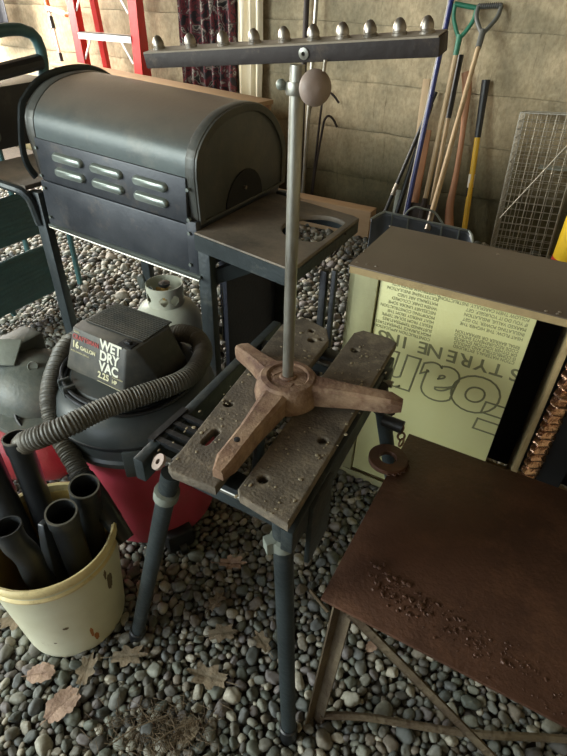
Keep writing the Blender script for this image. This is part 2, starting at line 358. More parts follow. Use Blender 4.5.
# ------------------------------------------------------------------ gravel
def pebble_protos(sub, k, seed):
    r = random.Random(seed); out = []
    for i in range(k):
        t = bmesh.new(); bmesh.ops.create_icosphere(t, subdivisions=sub, radius=1)
        a = (1, r.uniform(.6,.92), r.uniform(.48,.75)); ofs = Vector((r.random()*50, r.random()*50, r.random()*50)); e = r.uniform(.72, 1.0)
        for v in t.verts:
            p = v.co.normalized(); q = Vector((math.copysign(abs(p[j])**e, p[j]) for j in range(3)))
            q = q*(1 + .30*noise.noise(p*1.2+ofs) + .12*noise.noise(p*2.6+ofs))
            v.co = Vector((q[j]*a[j] for j in range(3)))
        t.verts.ensure_lookup_table(); t.verts.index_update()
        V = np.array([v.co[:] for v in t.verts]); Fc = np.array([[v.index for v in f.verts] for f in t.faces]); t.free(); out.append((V, Fc))
    return out
def scatter(x0, x1, y0, y1, sizes, seed, overlap):
    r = np.random.default_rng(seed); cell = .05; grid = {}; out = []
    for rad, tries in sizes:
        xs = r.uniform(x0, x1, tries); ys = r.uniform(y0, y1, tries); rr = rad*r.uniform(.85, 1.15, tries)
        for x, y, q in zip(xs.tolist(), ys.tolist(), rr.tolist()):
            ix, iy = int(x//cell), int(y//cell); ok = True
            for a in (ix-1, ix, ix+1):
                for b_ in (iy-1, iy, iy+1):
                    for (u, v, s) in grid.get((a, b_), ()):
                        if (u-x)**2+(v-y)**2 < ((s+q)*overlap)**2: ok = False; break
                    if not ok: break
                if not ok: break
            if ok: grid.setdefault((ix, iy), []).append((x, y, q)); out.append((x, y, q))
    return out
def in_view(x, y, mgn=170):
    px, py, zz = proj((x, y, .01)); return zz > .1 and -mgn < px < 567+mgn and -mgn < py < 756+mgn
X0, X1, Y0, Y1 = -4.6, 1.5, -.35, 4.0
near = scatter(-3.2, X1, Y0, 1.8, [(.021,1000),(.0158,8000),(.0128,56000),(.0103,165000),(.0080,170000)], 3, .80)
far = scatter(X0, X1, 1.75, Y1, [(.031,700),(.024,6000),(.019,30000),(.016,60000),(.011,50000)], 4, .80)
near = [s for s in near if s[1] < 1.77] + [s for s in far if s[1] >= 1.79]
near = [s for s in near if in_view(s[0], s[1])]
low = scatter(X0, X1, Y0, Y1, [(.016,70000),(.011,80000)], 5, .84)
low = [s for s in low if in_view(s[0], s[1])]
def hidden(px, py):
    # places where bench, vacuum, bucket, plate or cabinet stand over the gravel in the view
    if py > 470 and px > 330 and py < 600+(px-323)*.51: return True
    if py > 432 and py < 600 and px > 323+(600-py)*.5: return True
    if px < 125 and py < 645 and py > 400: return True
    if px < 215 and py < 545 and py > 300: return True
    if 215 <= px < 400 and 330 < py < 500: return True
    if px > 345 and 220 < py < 470: return True
    if 185 < px < 275 and 240 < py < 340: return True
    if px < 195 and py < 232+max(0,(px-60))*.36: return True
    return False
cand = []
for i, (x, y, q) in enumerate(near):
    px, py, zz = proj((x, y, .01))
    if 0 <= px < 567 and 0 <= py < 756 and not hidden(px, py): cand.append((q/zz, i))
cand.sort(reverse=True); singles = set(i for _, i in cand[:300])
protoH = pebble_protos(3, 14, 21); protoL = pebble_protos(2, 16, 22)
hm = []
for V, Fc in protoH:
    me = bpy.data.meshes.new('stone'); me.from_pydata(V.tolist(), [], Fc.tolist()); me.materials.append(K['stone_o']); me.shade_smooth(); hm.append(me)
rs = random.Random(5)
for i in sorted(singles):
    x, y, q = near[i]; o = bpy.data.objects.new('stone', rs.choice(hm)); COL.objects.link(o); o.parent = floor
    s = q*1.12; o.scale = (s, s, s); o.location = (x, y, q*.38+rs.uniform(0,.006)-ground_z)
    o.rotation_euler = (rs.uniform(-.6,.6), rs.uniform(-.6,.6), rs.uniform(0, 6.28))
def bulk(lst, skip, zf, zo, prot, seed, sc=1.1):
    r = np.random.default_rng(seed); VV = []; FF = []; TT = []; off = 0
    for i, (x, y, q) in enumerate(lst):
        if i in skip: continue
        V, Fc = prot[r.integers(len(prot))]
        a, b_, c = r.uniform(0, 2*PI), r.uniform(-.6,.6), r.uniform(-.6,.6)
        Rm = np.array(Euler((b_, c, a)).to_matrix())
        W = (V*q*sc) @ Rm.T + np.array([x, y, q*zf+zo+r.uniform(0,.006)])
        VV.append(W); FF.append(Fc+off); TT.append(np.full(len(V), r.random())); off += len(V)
    return np.concatenate(VV), np.concatenate(FF), np.concatenate(TT)
V1, F1, T1 = bulk(near, singles, .42, 0, protoL, 8)
V2, F2, T2 = bulk(low, set(), .05, -.006, pebble_protos(1, 10, 33), 9)
Vv = np.concatenate([V1, V2]); Ff = np.concatenate([F1, F2+len(V1)]); Tt = np.concatenate([T1, T2])
me = bpy.data.meshes.new('gravel'); me.vertices.add(len(Vv)); me.vertices.foreach_set('co', Vv.astype(np.float32).ravel())
me.loops.add(Ff.size); me.loops.foreach_set('vertex_index', Ff.astype(np.int32).ravel())
me.polygons.add(len(Ff)); me.polygons.foreach_set('loop_start', np.arange(0, Ff.size, 3, dtype=np.int32))
me.update(calc_edges=True); me.validate(); me.shade_smooth()
at = me.attributes.new('tone', 'FLOAT', 'POINT'); at.data.foreach_set('value', Tt.astype(np.float32)); me.materials.append(K['stone_a'])
gv = bpy.data.objects.new('gravel', me); COL.objects.link(gv); gv.parent = floor; gv.location.z = -ground_z; gv['kind'] = 'stuff'
GZ = .022   # height of the top of the pebbles

# ------------------------------------------------------------------ barbecue grill
gx0, gx1, gy0, gy1 = -1.745, -1.03, 1.29, 1.86
g = thing('barbecue_grill', ((gx0+gx1)/2, 1.57, 0), 'large black barbecue grill with a rounded closed lid, louvred front and side shelves', 'grill')
XP = Matrix(((0,0,1,0),(1,0,0,0),(0,1,0,0),(0,0,0,1)))    # (y,z) profile, extruded along x
def xprism(poly, xa, xb, **k): 
    return (poly, xb-xa, Matrix.Translation((xa,0,0)) @ XP)
prof = [(1.292,1.035),(1.296,1.09),(1.325,1.135),(1.39,1.180),(1.48,1.203),(1.60,1.205),(1.70,1.178),(1.79,1.115),(1.85,1.03),(1.862,.93),(1.862,.89)]
def smoothprof(p, n=4):
    q = spline([(0,a,b_) for a,b_ in p], .02); return [(v.y, v.z) for v in q]
pf = smoothprof(prof)
shell = pf + [(1.80,.89),(1.30,.89),(1.292,.89)]
lid = B().prism(shell, gx1-gx0-.07, Matrix.Translation((gx0+.035,0,0)) @ XP, bev=0).build('lid', K['lid'], g, smooth=40)
def scaled(pl, f, cy=1.58, cz=1.0): return [(cy+(a-cy)*f, cz+(b_-cz)*f) for a,b_ in pl]
# end caps: raised rim around a slightly sunken face with a spit notch
endpoly = pf + [(1.80,.885),(1.31,.885)]
notch = [(1.575+.118*math.cos(t), .885+.118*math.sin(t)) for t in [PI*i/12 for i in range(13)]]
for sx, x0 in ((1, gx1-.035), (-1, gx0)):
    e = B().prism(scaled(endpoly, 1.012), .035, Matrix.Translation((x0,0,0)) @ XP, bev=.004)
    ec = e.build('end_cap', K['lidend'], g, smooth=40)
    xf = gx1+.002 if sx > 0 else gx0-.006
    rimo = scaled(endpoly, .97); rimi = scaled(endpoly, .88, 1.58, .98)
    B().plate(scaled(endpoly, 1.0), [scaled(endpoly, .90, 1.58, .975)], .006, Matrix.Translation((xf,0,0)) @ XP, bev=.002).build('rim', K['lidend'], ec, smooth=40)
    B().plate([(a,b_) for a,b_ in notch], [], .006, Matrix.Translation((xf,0,0)) @ XP).build('spit_notch', K['inner'], ec, smooth=0)
    B().tube([(xf-.004,1.565,.945),(xf+.012,1.565,.945)], .006, 10).build('bolt', K['chrome'], ec)
# grey trim strap round the lid's left end
st = [(gx0-.022, a, b_) for a, b_ in [(1.30,.885),(1.276,.93),(1.272,1.0)] + scaled(pf, 1.02)[3:]]
B().tube(spline(st, .02), .014, 8, flat=.5).build('trim_strap', K['steel_blue'], g)
B().box((gx0+.03, gy0-.006, .89), (gx1-.03, gy0+.01, 1.032), bev=.003).build('louvre_panel', K['grill'], g)
for row, (za, zb) in enumerate(((1.000,.982),(.951,.934))):
    for cx in (-1.560, -1.385, -1.200):
        z = za + (-1.385-cx)*.045
        z = [.988, .938][row]
        pl = [(cx-.056+.0145*math.cos(t), z+.0145*math.sin(t)) for t in [PI/2+PI*i/8 for i in range(9)]] + [(cx+.056+.0145*math.cos(t), z+.0145*math.sin(t)) for t in [-PI/2+PI*i/8 for i in range(9)]]
        MY = Matrix.Translation((0, gy0-.006, 0)) @ Matrix(((1,0,0,0),(0,0,-1,0),(0,1,0,0),(0,0,0,1)))
        t = bmesh.new()
        k = len(pl); rings = []
        for sc_, d in ((1,0),(.93,.009),(.72,.014)):
            rings.append([t.verts.new(MY @ Vector((cx+(a-cx)*(1 if sc_==1 else (1-(1-sc_)*.35)), z+(b_-z)*sc_ - d*.2, d))) for a,b_ in pl])
        for a in range(2):
            for j in range(k): t.faces.new((rings[a][j], rings[a][(j+1)%k], rings[a+1][(j+1)%k], rings[a+1][j]))
        t.faces.new(rings[2])
        q = B(); q.merge(t); lo = q.build('louvre', K['louvre'], g, smooth=50)
        B().box((cx-.052, gy0-.0075, z-.014), (cx+.058, gy0-.005, z-.010)).build('vent_slot', K['inner'], lo, smooth=0)
# fire box: tapered pan under the louvre panel
fb = [(gy0-.004,.885),(gy0-.002,.72),(1.40,.70),(1.75,.70),(gy1,.76),(gy1,.885)]
B().prism(fb, gx1-gx0-.03, Matrix.Translation((gx0+.015,0,0)) @ XP, bev=.004).build('fire_box', K['grill'], g, smooth=30)
B().box((gx0+.02, gy0-.012, .708), (gx1+.02, gy0+.006, .720)).build('bottom_flange', K['louvre'], g)
B().tube([(gx0+.05,gy0-.03,.722),(gx1+.03,gy0-.03,.715)], .004, 8).build('drip_rod', K['zinc'], g)
for z in (.75,.86,.905,1.0):
    for x in (gx1-.022, gx0+.035): B().tube([(x,gy0-.012,z),(x,gy0+.0,z)], .006, 8).build('rivet', K['louvre'], g)
b = B().box((gx1-.03,gy0-.004,.70),(gx1+.012,gy0+.02,.90),bev=.003); b.build('corner_post', K['grill'], g)
# legs and lower frame
for (lx, ly) in ((gx0-.035, gy0+.015), (gx0-.035, gy1-.03), (gx1+.03, gy0+.015), (gx1+.03, gy1-.03)):
    B().box((lx-.026, ly-.018, 0.0), (lx+.026, ly+.018, .865), bev=.004).build('leg', K['steel_blue'], g)
B().box((gx0-.03, gy1-.045, .10), (gx1+.03, gy1-.02, .15)).build('lower_rail', K['steel_blue'], g)
B().box((gx0-.05, gy0+.03, .10), (gx0-.02, gy1-.04, .14)).build('lower_rail', K['steel_blue'], g)
B().box((gx1-.005, gy1-.42, .08), (gx1+.012, gy1-.02, .72)).build('side_panel', K['navy'], g)
B().box((gx1-.28, gy1-.06, .08), (gx1-.01, gy1-.045, .70)).build('back_panel', K['navy'], g)
br = B().box((0,-.012,-.025),(.26,.012,.025), Matrix.Translation((gx1+.03,gy0+.03,.70)) @ Matrix.Rotation(.55,4,'Z') @ Matrix.Rotation(-.35,4,'Y')).build('shelf_brace', K['steel_blue'], g)
# chain with ring
chx = P(222, 285, y=1.33); ch2 = P(223, 345, y=1.33)
cb = B().tube([chx, ch2], .0015, 6); cb.build('hanging_wire', K['zinc'], g)
rb = B(); cc = ch2; rb.tube([cc+Vector((.012*math.cos(t),0,.012*math.sin(t)-.012)) for t in [2*PI*i/16 for i in range(17)]], .0022, 6); rb.build('ring', K['chrome'], g)
# right shelf with bottle hole
sx0, sx1, sy0, sy1 = gx1+.012, -.622, 1.235, 1.72
out = [(sx0, 1.275), (sx1-.002, 1.20), (sx1, 1.255), (sx1, 1.69), (sx1-.03, 1.705), (sx0, 1.77)]
hole = [( -.712+.105*math.cos(t), 1.525+.125*math.sin(t)) for t in [2*PI*i/28 for i in range(28)] ]
hole = [(min(a, sx1-.022), b_) for a, b_ in hole]
shf = B().plate(out, [hole], .012, Matrix.Translation((0,0,.864)), bev=.003).build('side_shelf', K['shelf'], g)
b = B().box((0,0,0),(.395,.014,.052), Matrix.Translation((sx0,1.272,.815)) @ Matrix.Rotation(-.187,4,'Z'))
b.box((sx1-.014, 1.20, .822),(sx1, 1.69, .862)); b.box((sx0+.01,1.69,.82),(sx1-.02,1.70,.862)); b.build('shelf_skirt', K['steel_blue'], shf)
b = B(); b.plate([(sx0+.03,1.33),(sx0+.05,1.33),(sx0+.05,1.48),(sx0+.03,1.48)], [], .002, Matrix.Translation((0,0,.8712))); b.plate([(sx0+.03,1.58),(sx0+.05,1.58),(sx0+.05,1.75),(sx0+.03,1.75)], [], .002, Matrix.Translation((0,0,.8712))); b.build('slot', K['inner'], shf, smooth=0)
rp = [(sx0+.09,1.33),(sx1-.12,1.28),(sx1-.10,1.30),(sx1-.13,1.38)]
hb = B()
for k in range(2):
    c0 = Vector((-.70+.03*k, 1.52+.05*k, .84)); hb.tube([c0+Vector((.02*math.cos(t)+.03*k, .03*math.sin(t), -.03+.045*math.cos(t))) for t in [PI*1.6*i/16 for i in range(17)]], .003, 6)
hb.build('tool_hook', K['iron'], shf)
# left shelf
lo_ = B().plate([(gx0-.05,1.27),(gx0-.05,1.83),(gx0-.40,1.80),(gx0-.42,1.30)], [], .012, Matrix.Translation((0,0,.88)), bev=.003).build('side_shelf', K['shelf'], g)
B().tube(spline([(gx0-.46,1.20,.90),(gx0-.36,1.225,.90),(gx0-.12,1.25,.88),(gx0-.05,1.27,.85),(gx0-.04,1.285,.74)], .02), .016, 8).build('shelf_rail', K['steel_blue'], g)
# faint lettering-free hinge handle wire
B().tube(spline([(gx0-.02,1.50,.885),(gx0-.06,1.42,.90),(gx0-.05,1.36,.93),(gx0-.01,1.34,.93)], .01), .004, 6).build('spit_bracket', K['iron'], g)

# the body sits a little higher at its left end
Tt = Matrix.Translation((gx1,0,.72)) @ Matrix.Rotation(.052,4,'Y') @ Matrix.Translation((-gx1,0,-.72))
o0 = ORG[g.name]; Tl = Matrix.Translation(-o0) @ Tt @ Matrix.Translation(o0)
for ch in list(g.children):
    if ch.name.split('.')[0] in ('lid','end_cap','trim_strap','louvre_panel','louvre','fire_box','bottom_flange','drip_rod','rivet'):
        ch.data.transform(Tl)
        for c2 in ch.children: c2.data.transform(Tl)
# ------------------------------------------------------------------ gas bottle under the grill
tx, ty = -1.47, 1.60
gb = thing('gas_bottle', (tx,ty,0), 'white propane gas bottle with a slotted collar under the black grill', 'gas bottle')
B().lathe([(.10,.012),(.135,.02),(.152,.06),(.155,.10),(.155,.24),(.148,.285),(.122,.325),(.07,.352),(.035,.358),(0,.36)], Matrix.Translation((tx,ty,0)), 40).build('tank', K['galv'], gb, smooth=60)
B().lathe([(.105,0),(.11,.03),(.105,.03),(.10,0)], Matrix.Translation((tx,ty,0)), 32, close=True).build('foot_ring', K['galv'], gb)
# collar with oval hand holes: curved band built from strips
b = B(); n = 72; R_ = .083
def hole_at(a, z):
    for ca in (-.95, -.25-.1, .55, 2.2, 3.3, 4.3):
        da = (a-ca+PI) % (2*PI) - PI
        if (da/.24)**2 + ((z-.05)/.021)**2 < 1: return True
    return False
vs = []; fs = []; nz = 16
for rr_ in (R_, R_-.004):
    for k in range(nz+1):
        for j in range(n): vs.append((tx+rr_*math.cos(2*PI*j/n), ty+rr_*math.sin(2*PI*j/n), .335+.105*k/nz))
keep = {(j,k) for j in range(n) for k in range(nz) if not hole_at(2*PI*(j+.5)/n, .105*(k+.5)/nz)}
def vid(s_, k, j): return s_*(nz+1)*n + k*n + j % n
for (j,k) in keep:
    fs.append((vid(0,k,j),vid(0,k,j+1),vid(0,k+1,j+1),vid(0,k+1,j))); fs.append((vid(1,k,j+1),vid(1,k,j),vid(1,k+1,j),vid(1,k+1,j+1)))
    for dj, dk, e in ((1,0,((k,j+1),(k+1,j+1))),(-1,0,((k+1,j),(k,j))),(0,1,((k+1,j+1),(k+1,j))),(0,-1,((k,j),(k,j+1)))):
        if ((j+dj)%n, k+dk) not in keep: (a1,a2),(b1,b2) = e; fs.append((vid(0,a1,a2),vid(1,a1,a2),vid(1,b1,b2),vid(0,b1,b2)))
b.add(vs, fs); b.build('collar', K['galv'], gb, smooth=50, recalc=False)
vb = B().tube([(tx,ty,.355),(tx,ty,.42)], .016, 12).tube([(tx,ty,.40),(tx-.035,ty-.02,.405)], .013, 12); vl = vb.build('valve', K['brass'], gb)
B().lathe([(.0,0),(.022,0),(.026,.006),(.026,.016),(.0,.02)], Matrix.Translation((tx,ty,.425)), 14).build('hand_wheel', K['black'], vl)
B().lathe([(0,0),(.034,0),(.036,.01),(.03,.022),(0,.026)], Matrix.Translation((tx-.10,ty-.02,.43)) @ Matrix.Rotation(PI/2,4,'X') @ Matrix.Rotation(-.5,4,'Y'), 20).build('regulator', K['comp_grey'], gb)

# ------------------------------------------------------------------ green cart left of the grill
gc = thing('tool_cart', (-2.65, 1.45, 0), 'dark green tubular cart with black hood and ribbed side panels left of the grill', 'cart')
hx = -2.42
B().tube(spline([(hx,.75,1.20),(hx,1.20,1.245),(hx,1.70,1.315),(hx,1.90,1.325),(hx,1.975,1.285),(hx,1.985,1.20),(hx,1.965,1.12)], .03), .026, 12).build('handle', K['green'], gc)
B().tube([(hx,.8,1.215),(hx,1.76,1.323)], .033, 12).build('handle_grip', K['black'], gc)
B().tube([(hx,.8,1.09),(hx,1.72,1.17),(hx,1.965,1.195)], .034, 10).build('crossbar', K['hood'], gc)
hp = smoothprof([(.85,.86),(.85,1.03),(1.0,1.09),(1.75,1.115),(2.06,1.115),(2.14,1.07),(2.16,.97),(2.10,.86)])
B().prism(hp, .50, Matrix.Translation((hx-.5,0,0)) @ XP, bev=.004).build('hood', K['hood'], gc, smooth=40)
B().ball((hx+.03,1.60,.93), .035, (.6,1,1)).build('knob', K['comp_grey'], gc)
for (ya,za,yb,zb,zc,zd) in ((.95,.43,1.76,.455,.625,.635),(.95,.09,1.74,.12,.335,.345)):
    t = B(); n = 9
    vs = []; 
    for k in range(n*2+1):
        f = k/(n*2); dz = (.004 if k % 2 else 0)
        vs += [(hx+dz, ya, za+(zc-za)*f), (hx+dz, yb, zb+(zd-zb)*f)]
    t.add(vs, [(2*k,2*k+1,2*k+3,2*k+2) for k in range(n*2)])
    t.box((hx-.03,ya,za-.01),(hx-.006,yb,zd))
    pn = t.build('side_panel', K['green'], gc, smooth=0)
    B().tube(spline([(hx+.008,ya,zc+.008),(hx+.008,yb-.04,zd+.008),(hx+.008,yb,zd-.03),(hx+.008,yb,zb+.02)], .02), .012, 8).build('panel_frame', K['green'], pn)
for (ly, lx) in ((1.945,hx-.045),(1.0,hx-.045),(1.945,hx-.47),(1.0,hx-.47)):
    lg = B().tube([(lx,ly,.015),(lx,ly,.87)], .016, 10).build('leg', K['green'], gc)
    B().ball((lx,ly,.02), .02, (1,1,.8)).build('foot_cap', K['black'], lg)
B().tube([(hx-.02,1.42,.34),(hx-.02,1.46,.05)], .014, 8).build('strut', K['green'], gc)
B().tube([(hx-.46,1.945,.40),(hx-.46,1.0,.40)], .012, 8).build('lower_rail', K['green'], gc)

# ------------------------------------------------------------------ shop vacuum
vx, vy = -.965, .875
vc = thing('shop_vacuum', (vx,vy,0), 'red and dark grey wet dry vacuum with ribbed hose behind the bucket', 'vacuum cleaner')
T = Matrix.Translation((vx,vy,0))
B().lathe([(0,.03),(.185,.03),(.197,.045),(.205,.06),(.229,.43),(.230,.455)], T, 64).build('drum', K['vac_red'], vc, smooth=50)
ld = B().lathe([(.236,.430),(.240,.435),(.240,.450),(.234,.458),(.236,.492),(.240,.498),(.240,.520),(.234,.550),(.218,.577),(.195,.594),(.15,.603),(0,.605)], T, 64).build('drum_lid', K['vac_lid'], vc, smooth=35)
B().lathe([(.236,.498),(.243,.501),(.243,.510),(.236,.514)], T, 64, close=True).build('rim_band', K['black'], ld)
for a in (-2.3, -.9, .6, 2.2):
    M_ = T @ Matrix.Rotation(a,4,'Z') @ Matrix.Translation((.236,0,.455)); B().box((-.004,-.028,-.045),(.014,.028,.05), M_, bev=.006).build('latch', K['vac_lid'], vc)
for a in (-2.0, -.5, 1.2, 2.8):
    fx, fy = vx+.20*math.cos(a), vy+.20*math.sin(a)
    cz = B().box((-.03,-.045,.02),(.07,.045,.10), Matrix.Translation((fx-.03*math.cos(a),fy-.03*math.sin(a),0)) @ Matrix.Rotation(a,4,'Z'), bev=.012).build('caster_bracket', K['black'], vc)
    B().tube([(fx+.03*math.cos(a)-.012*math.sin(a),fy+.03*math.sin(a)+.012*math.cos(a),.028),(fx+.03*math.cos(a)+.012*math.sin(a),fy+.03*math.sin(a)-.012*math.cos(a),.028)], .026, 16).build('caster_wheel', K['black'], cz)
# power head: lower collar, faceted housing, sloping front panel with print
HA = 0.0
hd = rz(HA, (vx, vy, 0))
B().lathe([(.160,.598),(.166,.606),(.160,.618),(.10,.624),(0,.624)], T @ Matrix.Translation((0,-.01,0)), 48).build('head_collar', K['vac_lid'], vc, smooth=40)
zt, zb = .744, .618
bot = [(-.146,-.110),(.078,-.120),(.140,-.030),(.146,.080),(.080,.130),(-.100,.130),(-.155,.080),(-.158,-.070)]
top = [(-.122,-.074),(.078,-.083),(.100,-.070),(.106,.058),(.075,.086),(-.090,.090),(-.120,.070),(-.128,-.055)]
vs = [(x,y,zb) for x,y in bot] + [(x,y,zt) for x,y in top]; k = 8
housing = B().add(vs, [(j,(j+1)%k,(j+1)%k+k,j+k) for j in range(k)] + [tuple(range(k-1,-1,-1)), tuple(range(k,2*k))], hd)
bmesh.ops.bevel(housing.bm, geom=housing.bm.edges[:], offset=.005, segments=2, affect='EDGES', profile=.5)
hs = housing.build('motor_housing', K['vac_head'], vc, smooth=30)
gr = B()
for i in range(15):
    y = -.034 + i*.0082; gr.box((-.112,y,zt-.001),(.094,y+.0042,zt+.004), hd)
gr.build('vent_grille', K['vac_head'], hs, smooth=0)
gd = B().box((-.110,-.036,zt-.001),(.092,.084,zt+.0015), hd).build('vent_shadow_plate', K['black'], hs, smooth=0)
sw = B().box((.044,-.078,zt-.002),(.090,-.045,zt+.003), hd, bev=.002).build('switch_plate', K['inner'], hs)
B().box((.060,-.067,zt+.001),(.078,-.055,zt+.010), hd, bev=.002).build('switch', K['black'], sw)
B().text('PATENTED  DESIGN', .009, hd @ Matrix.Translation((-.095,-.082,zt+.0006))).build('lettering', K['creamprint'], hs, smooth=0) if False else None
# front panel frame: along x on the sloping face
fl = Vector((-.146,-.110,zb)); frr = Vector((.078,-.120,zb)); tl = Vector((-.122,-.074,zt)); tr = Vector((.078,-.083,zt))
ux = (frr-fl).normalized(); mid = ((tl+tr)/2-(fl+frr)/2); uy = (mid-ux*mid.dot(ux)).normalized(); un = ux.cross(uy)
PM = Matrix((ux,uy,un)).transposed().to_4x4(); PM.translation = fl+un*.0014; PM = hd @ PM
Hh = mid.length
def ptext(body, size, x, y, mt, sx=1.0, bold=0, al='LEFT', part='lettering'):
    return B().text(body, size, PM @ Matrix.Translation((x,y,0)), .0004, al, sx=sx, bold=bold).build(part, mt, hs, smooth=0)
ptext('SEARS', .008, .030, .120, K['creamprint'])
ptext('CRAFTSMAN', .0185, .026, .102, K['led'], .95, .0006)
ptext('16', .027, .024, .076, K['creamprint'], 1, .001); ptext('GALLON', .015, .056, .076, K['creamprint'], 1.0, .0005)
ptext('WET\nDRY\nVAC', .038, .132, .105, K['whiteprint'], .95, .0013)
ptext('READ OWNERS MANUAL', .0065, .020, .062, K['creamprint'])
ptext('2.25', .025, .128, .020, K['creamprint'], 1, .0007); ptext('HP', .015, .182, .020, K['creamprint'], 1, .0005)
ptext('PEAK OUTPUT', .006, .182, .036, K['creamprint'])
B().box((.128,.008,0),(.218,.0092,.0008), PM).build('printed_line', K['creamprint'], hs, smooth=0)
# carrying handles / cord wrap loops
for k, (rr_, zz, c) in enumerate(((.186,.606,.0045),(.198,.602,.006),(.190,.618,.005))):
    pts = [(vx+rr_*math.cos(t)*1.02, vy+rr_*math.sin(t), zz+.008*math.sin(3*t+k)) for t in [-3.5+ (4.6)*i/60 for i in range(61)]]
    B().tube(pts, c, 8).build('power_cord', K['black'], vc)
b = B()
M_ = T @ Matrix.Rotation(-2.0,4,'Z') @ Matrix.Translation((.188,0,.612))
b.box((-.018,-.026,-.012),(.016,.026,.004), M_, bev=.003).box((-.018,-.026,0),(.016,-.016,.02), M_, bev=.003).box((-.018,.016,0),(.016,.026,.02), M_, bev=.003)
b.build('cord_hook', K['vac_lid'], vc)
def hose(pts, r, name, pitch=.0075, end=True):
    q = spline(pts, .0028)
    L = 0; rad = [r]
    for a, c in zip(q, q[1:]):
        L += (c-a).length; ph = (L/pitch) % 1.0
        rad.append(r*(1.0 if ph < .5 else .90))
    return B().tube(q, rad, 18, cap=True).build(name, K['hose'], vc, smooth=60)
hA = [(-.99,1.075,.60),P(182,333,z=.625),P(197,338,z=.63),P(203,353,z=.63),P(194,371,z=.632),P(178,382.5,z=.635),P(141,395.5,z=.638),P(104,408.5,z=.638),P(67,426,z=.632),P(42,436,z=.615),P(28,441,z=.595),P(22,446,z=.57)]
hose(hA, .029, 'hose', .009)
hB = [(-1.03,1.08,.60),(-1.12,1.02,.61),P(75,340,z=.62),P(57,366,z=.60),P(50,400,z=.56),P(58,432,z=.50),P(72,458,z=.46),P(84,480,z=.42)]
hose(hB, .028, 'hose', .007)
B().tube([P(83,478,z=.44),P(98,500,z=.41),P(113,521,z=.37)], [.030,.031,.027], 20).tube([P(113,521,z=.37), P(127,540,z=.335)], [.026,.021], 20).build('hose_cuff', K['tube'], vc, smooth=50)

# ------------------------------------------------------------------ bucket and wands
bx_, by_ = -.898, .44
bc = thing('plastic_bucket', (bx_,by_,0), 'dirty cream plastic bucket full of black vacuum tubes on the gravel', 'bucket')
T = Matrix.Translation((bx_,by_,.012))
B().lathe([(0,0),(.130,0),(.136,.006),(.138,.02),(.163,.33),(.165,.36),(.1595,.36),(.1585,.33),(.133,.02),(.12,.012),(0,.012)], T, 64).build('body', K['bucket'], bc, smooth=50)
B().lathe([(.161,.325),(.169,.327),(.170,.333),(.163,.337),(.163,.349),(.170,.352),(.172,.360),(.170,.372),(.165,.375),(.159,.372),(.159,.325)], T, 64, close=True).build('rim', K['rim'], bc, smooth=50)
B().lathe([(.157,.350),(.132,.018),(.1315,.018),(.1565,.350)], T, 64, close=True).build('inner_wall', K['bucket_in'], bc, smooth=60)
def patch(a0, z0, wa, hz, seed, mt, name, drip=False):
    # a flat stain following the bucket's side
    n = 26; vs = [None]; r_ = random.Random(seed); out = []
    for i in range(n):
        t = 2*PI*i/n; k = 1+.35*noise.noise(Vector((math.cos(t)*2,math.sin(t)*2,seed))) + r_.uniform(-.12,.12)
        out.append((a0+wa*k*math.cos(t)+(.25*wa*math.sin(t) if drip else 0), z0+hz*k*math.sin(t)))
    def pos(a, z):
        rr_ = .138+(z-.02)*(.163-.138)/.31+.0006; return (rr_*math.cos(a), rr_*math.sin(a), z)
    b = B(); b.add([pos(a0,z0)]+[pos(a,z) for a,z in out], [(0,1+i,1+(i+1)%n) for i in range(n)], T); return b.build(name, mt, bc, smooth=60)
K['rust_stain'] = mat('rust_stain', (176,112,52), .6, var=.25, scale=60); K['dirt_stain'] = mat('dirt_stain', (112,98,72), .7, var=.3, scale=60)
patch(-.36,.095,.030,.024,3,K['rust_stain'],'rust_stain'); patch(-.30,.060,.045,.020,9,K['rust_stain'],'rust_stain')
patch(.20,.235,.07,.034,5,K['dirt_stain'],'dirt_stain'); patch(.12,.285,.03,.02,6,K['dirt_stain'],'dirt_stain'); patch(-.72,.17,.05,.006,7,K['dirt_stain'],'dirt_stain'); patch(-1.0,.10,.03,.003,8,K['dirt_stain'],'dirt_stain')
def wand(top, bot, r, label, part=None, taper=None, elbow=None):
    loc = Vector(bot); t = B(); top = Vector(top); bot = Vector(bot)
    M_, L = fr(bot, top); t.lathe([(r*(taper or 1),0),(r,L*.6),(r,L-.045),(r+.0025,L-.04),(r+.0025,L),(r-.0015,L),(r-.003,L-.1),((r-.004)*(taper or 1),0)], M_, 32, close=True)
    root = thing('vacuum_wand', loc, label, 'vacuum tube'); B().lathe([(r+.0027,L-.004),(r+.0027,L+.001),(r-.0015,L+.001),(r-.0015,L-.004)], M_, 32, close=True).build('lit_lip', K['hose'], root)  # lighter grey ring paints the lit edge of the tube's mouth
    t.build('tube', K['tube'], root, smooth=45)
    d = (bot-top).normalized()
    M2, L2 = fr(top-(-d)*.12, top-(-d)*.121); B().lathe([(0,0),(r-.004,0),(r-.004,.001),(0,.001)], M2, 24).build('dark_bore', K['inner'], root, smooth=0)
    return root
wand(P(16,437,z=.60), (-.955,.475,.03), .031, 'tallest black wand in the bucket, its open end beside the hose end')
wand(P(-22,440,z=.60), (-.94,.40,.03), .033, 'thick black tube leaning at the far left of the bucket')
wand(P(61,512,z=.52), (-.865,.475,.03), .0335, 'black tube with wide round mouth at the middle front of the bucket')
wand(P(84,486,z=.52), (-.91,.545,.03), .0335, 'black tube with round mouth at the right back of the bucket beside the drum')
e = thing('vacuum_elbow', (-.88,.36,.03), 'short bent black elbow tube at the left front of the bucket', 'vacuum tube')
q = spline([P(8,530,z=.50), P(15,543,z=.455), P(28,556,z=.40), P(40,580,z=.30), (-.86,.40,.05)], .012)
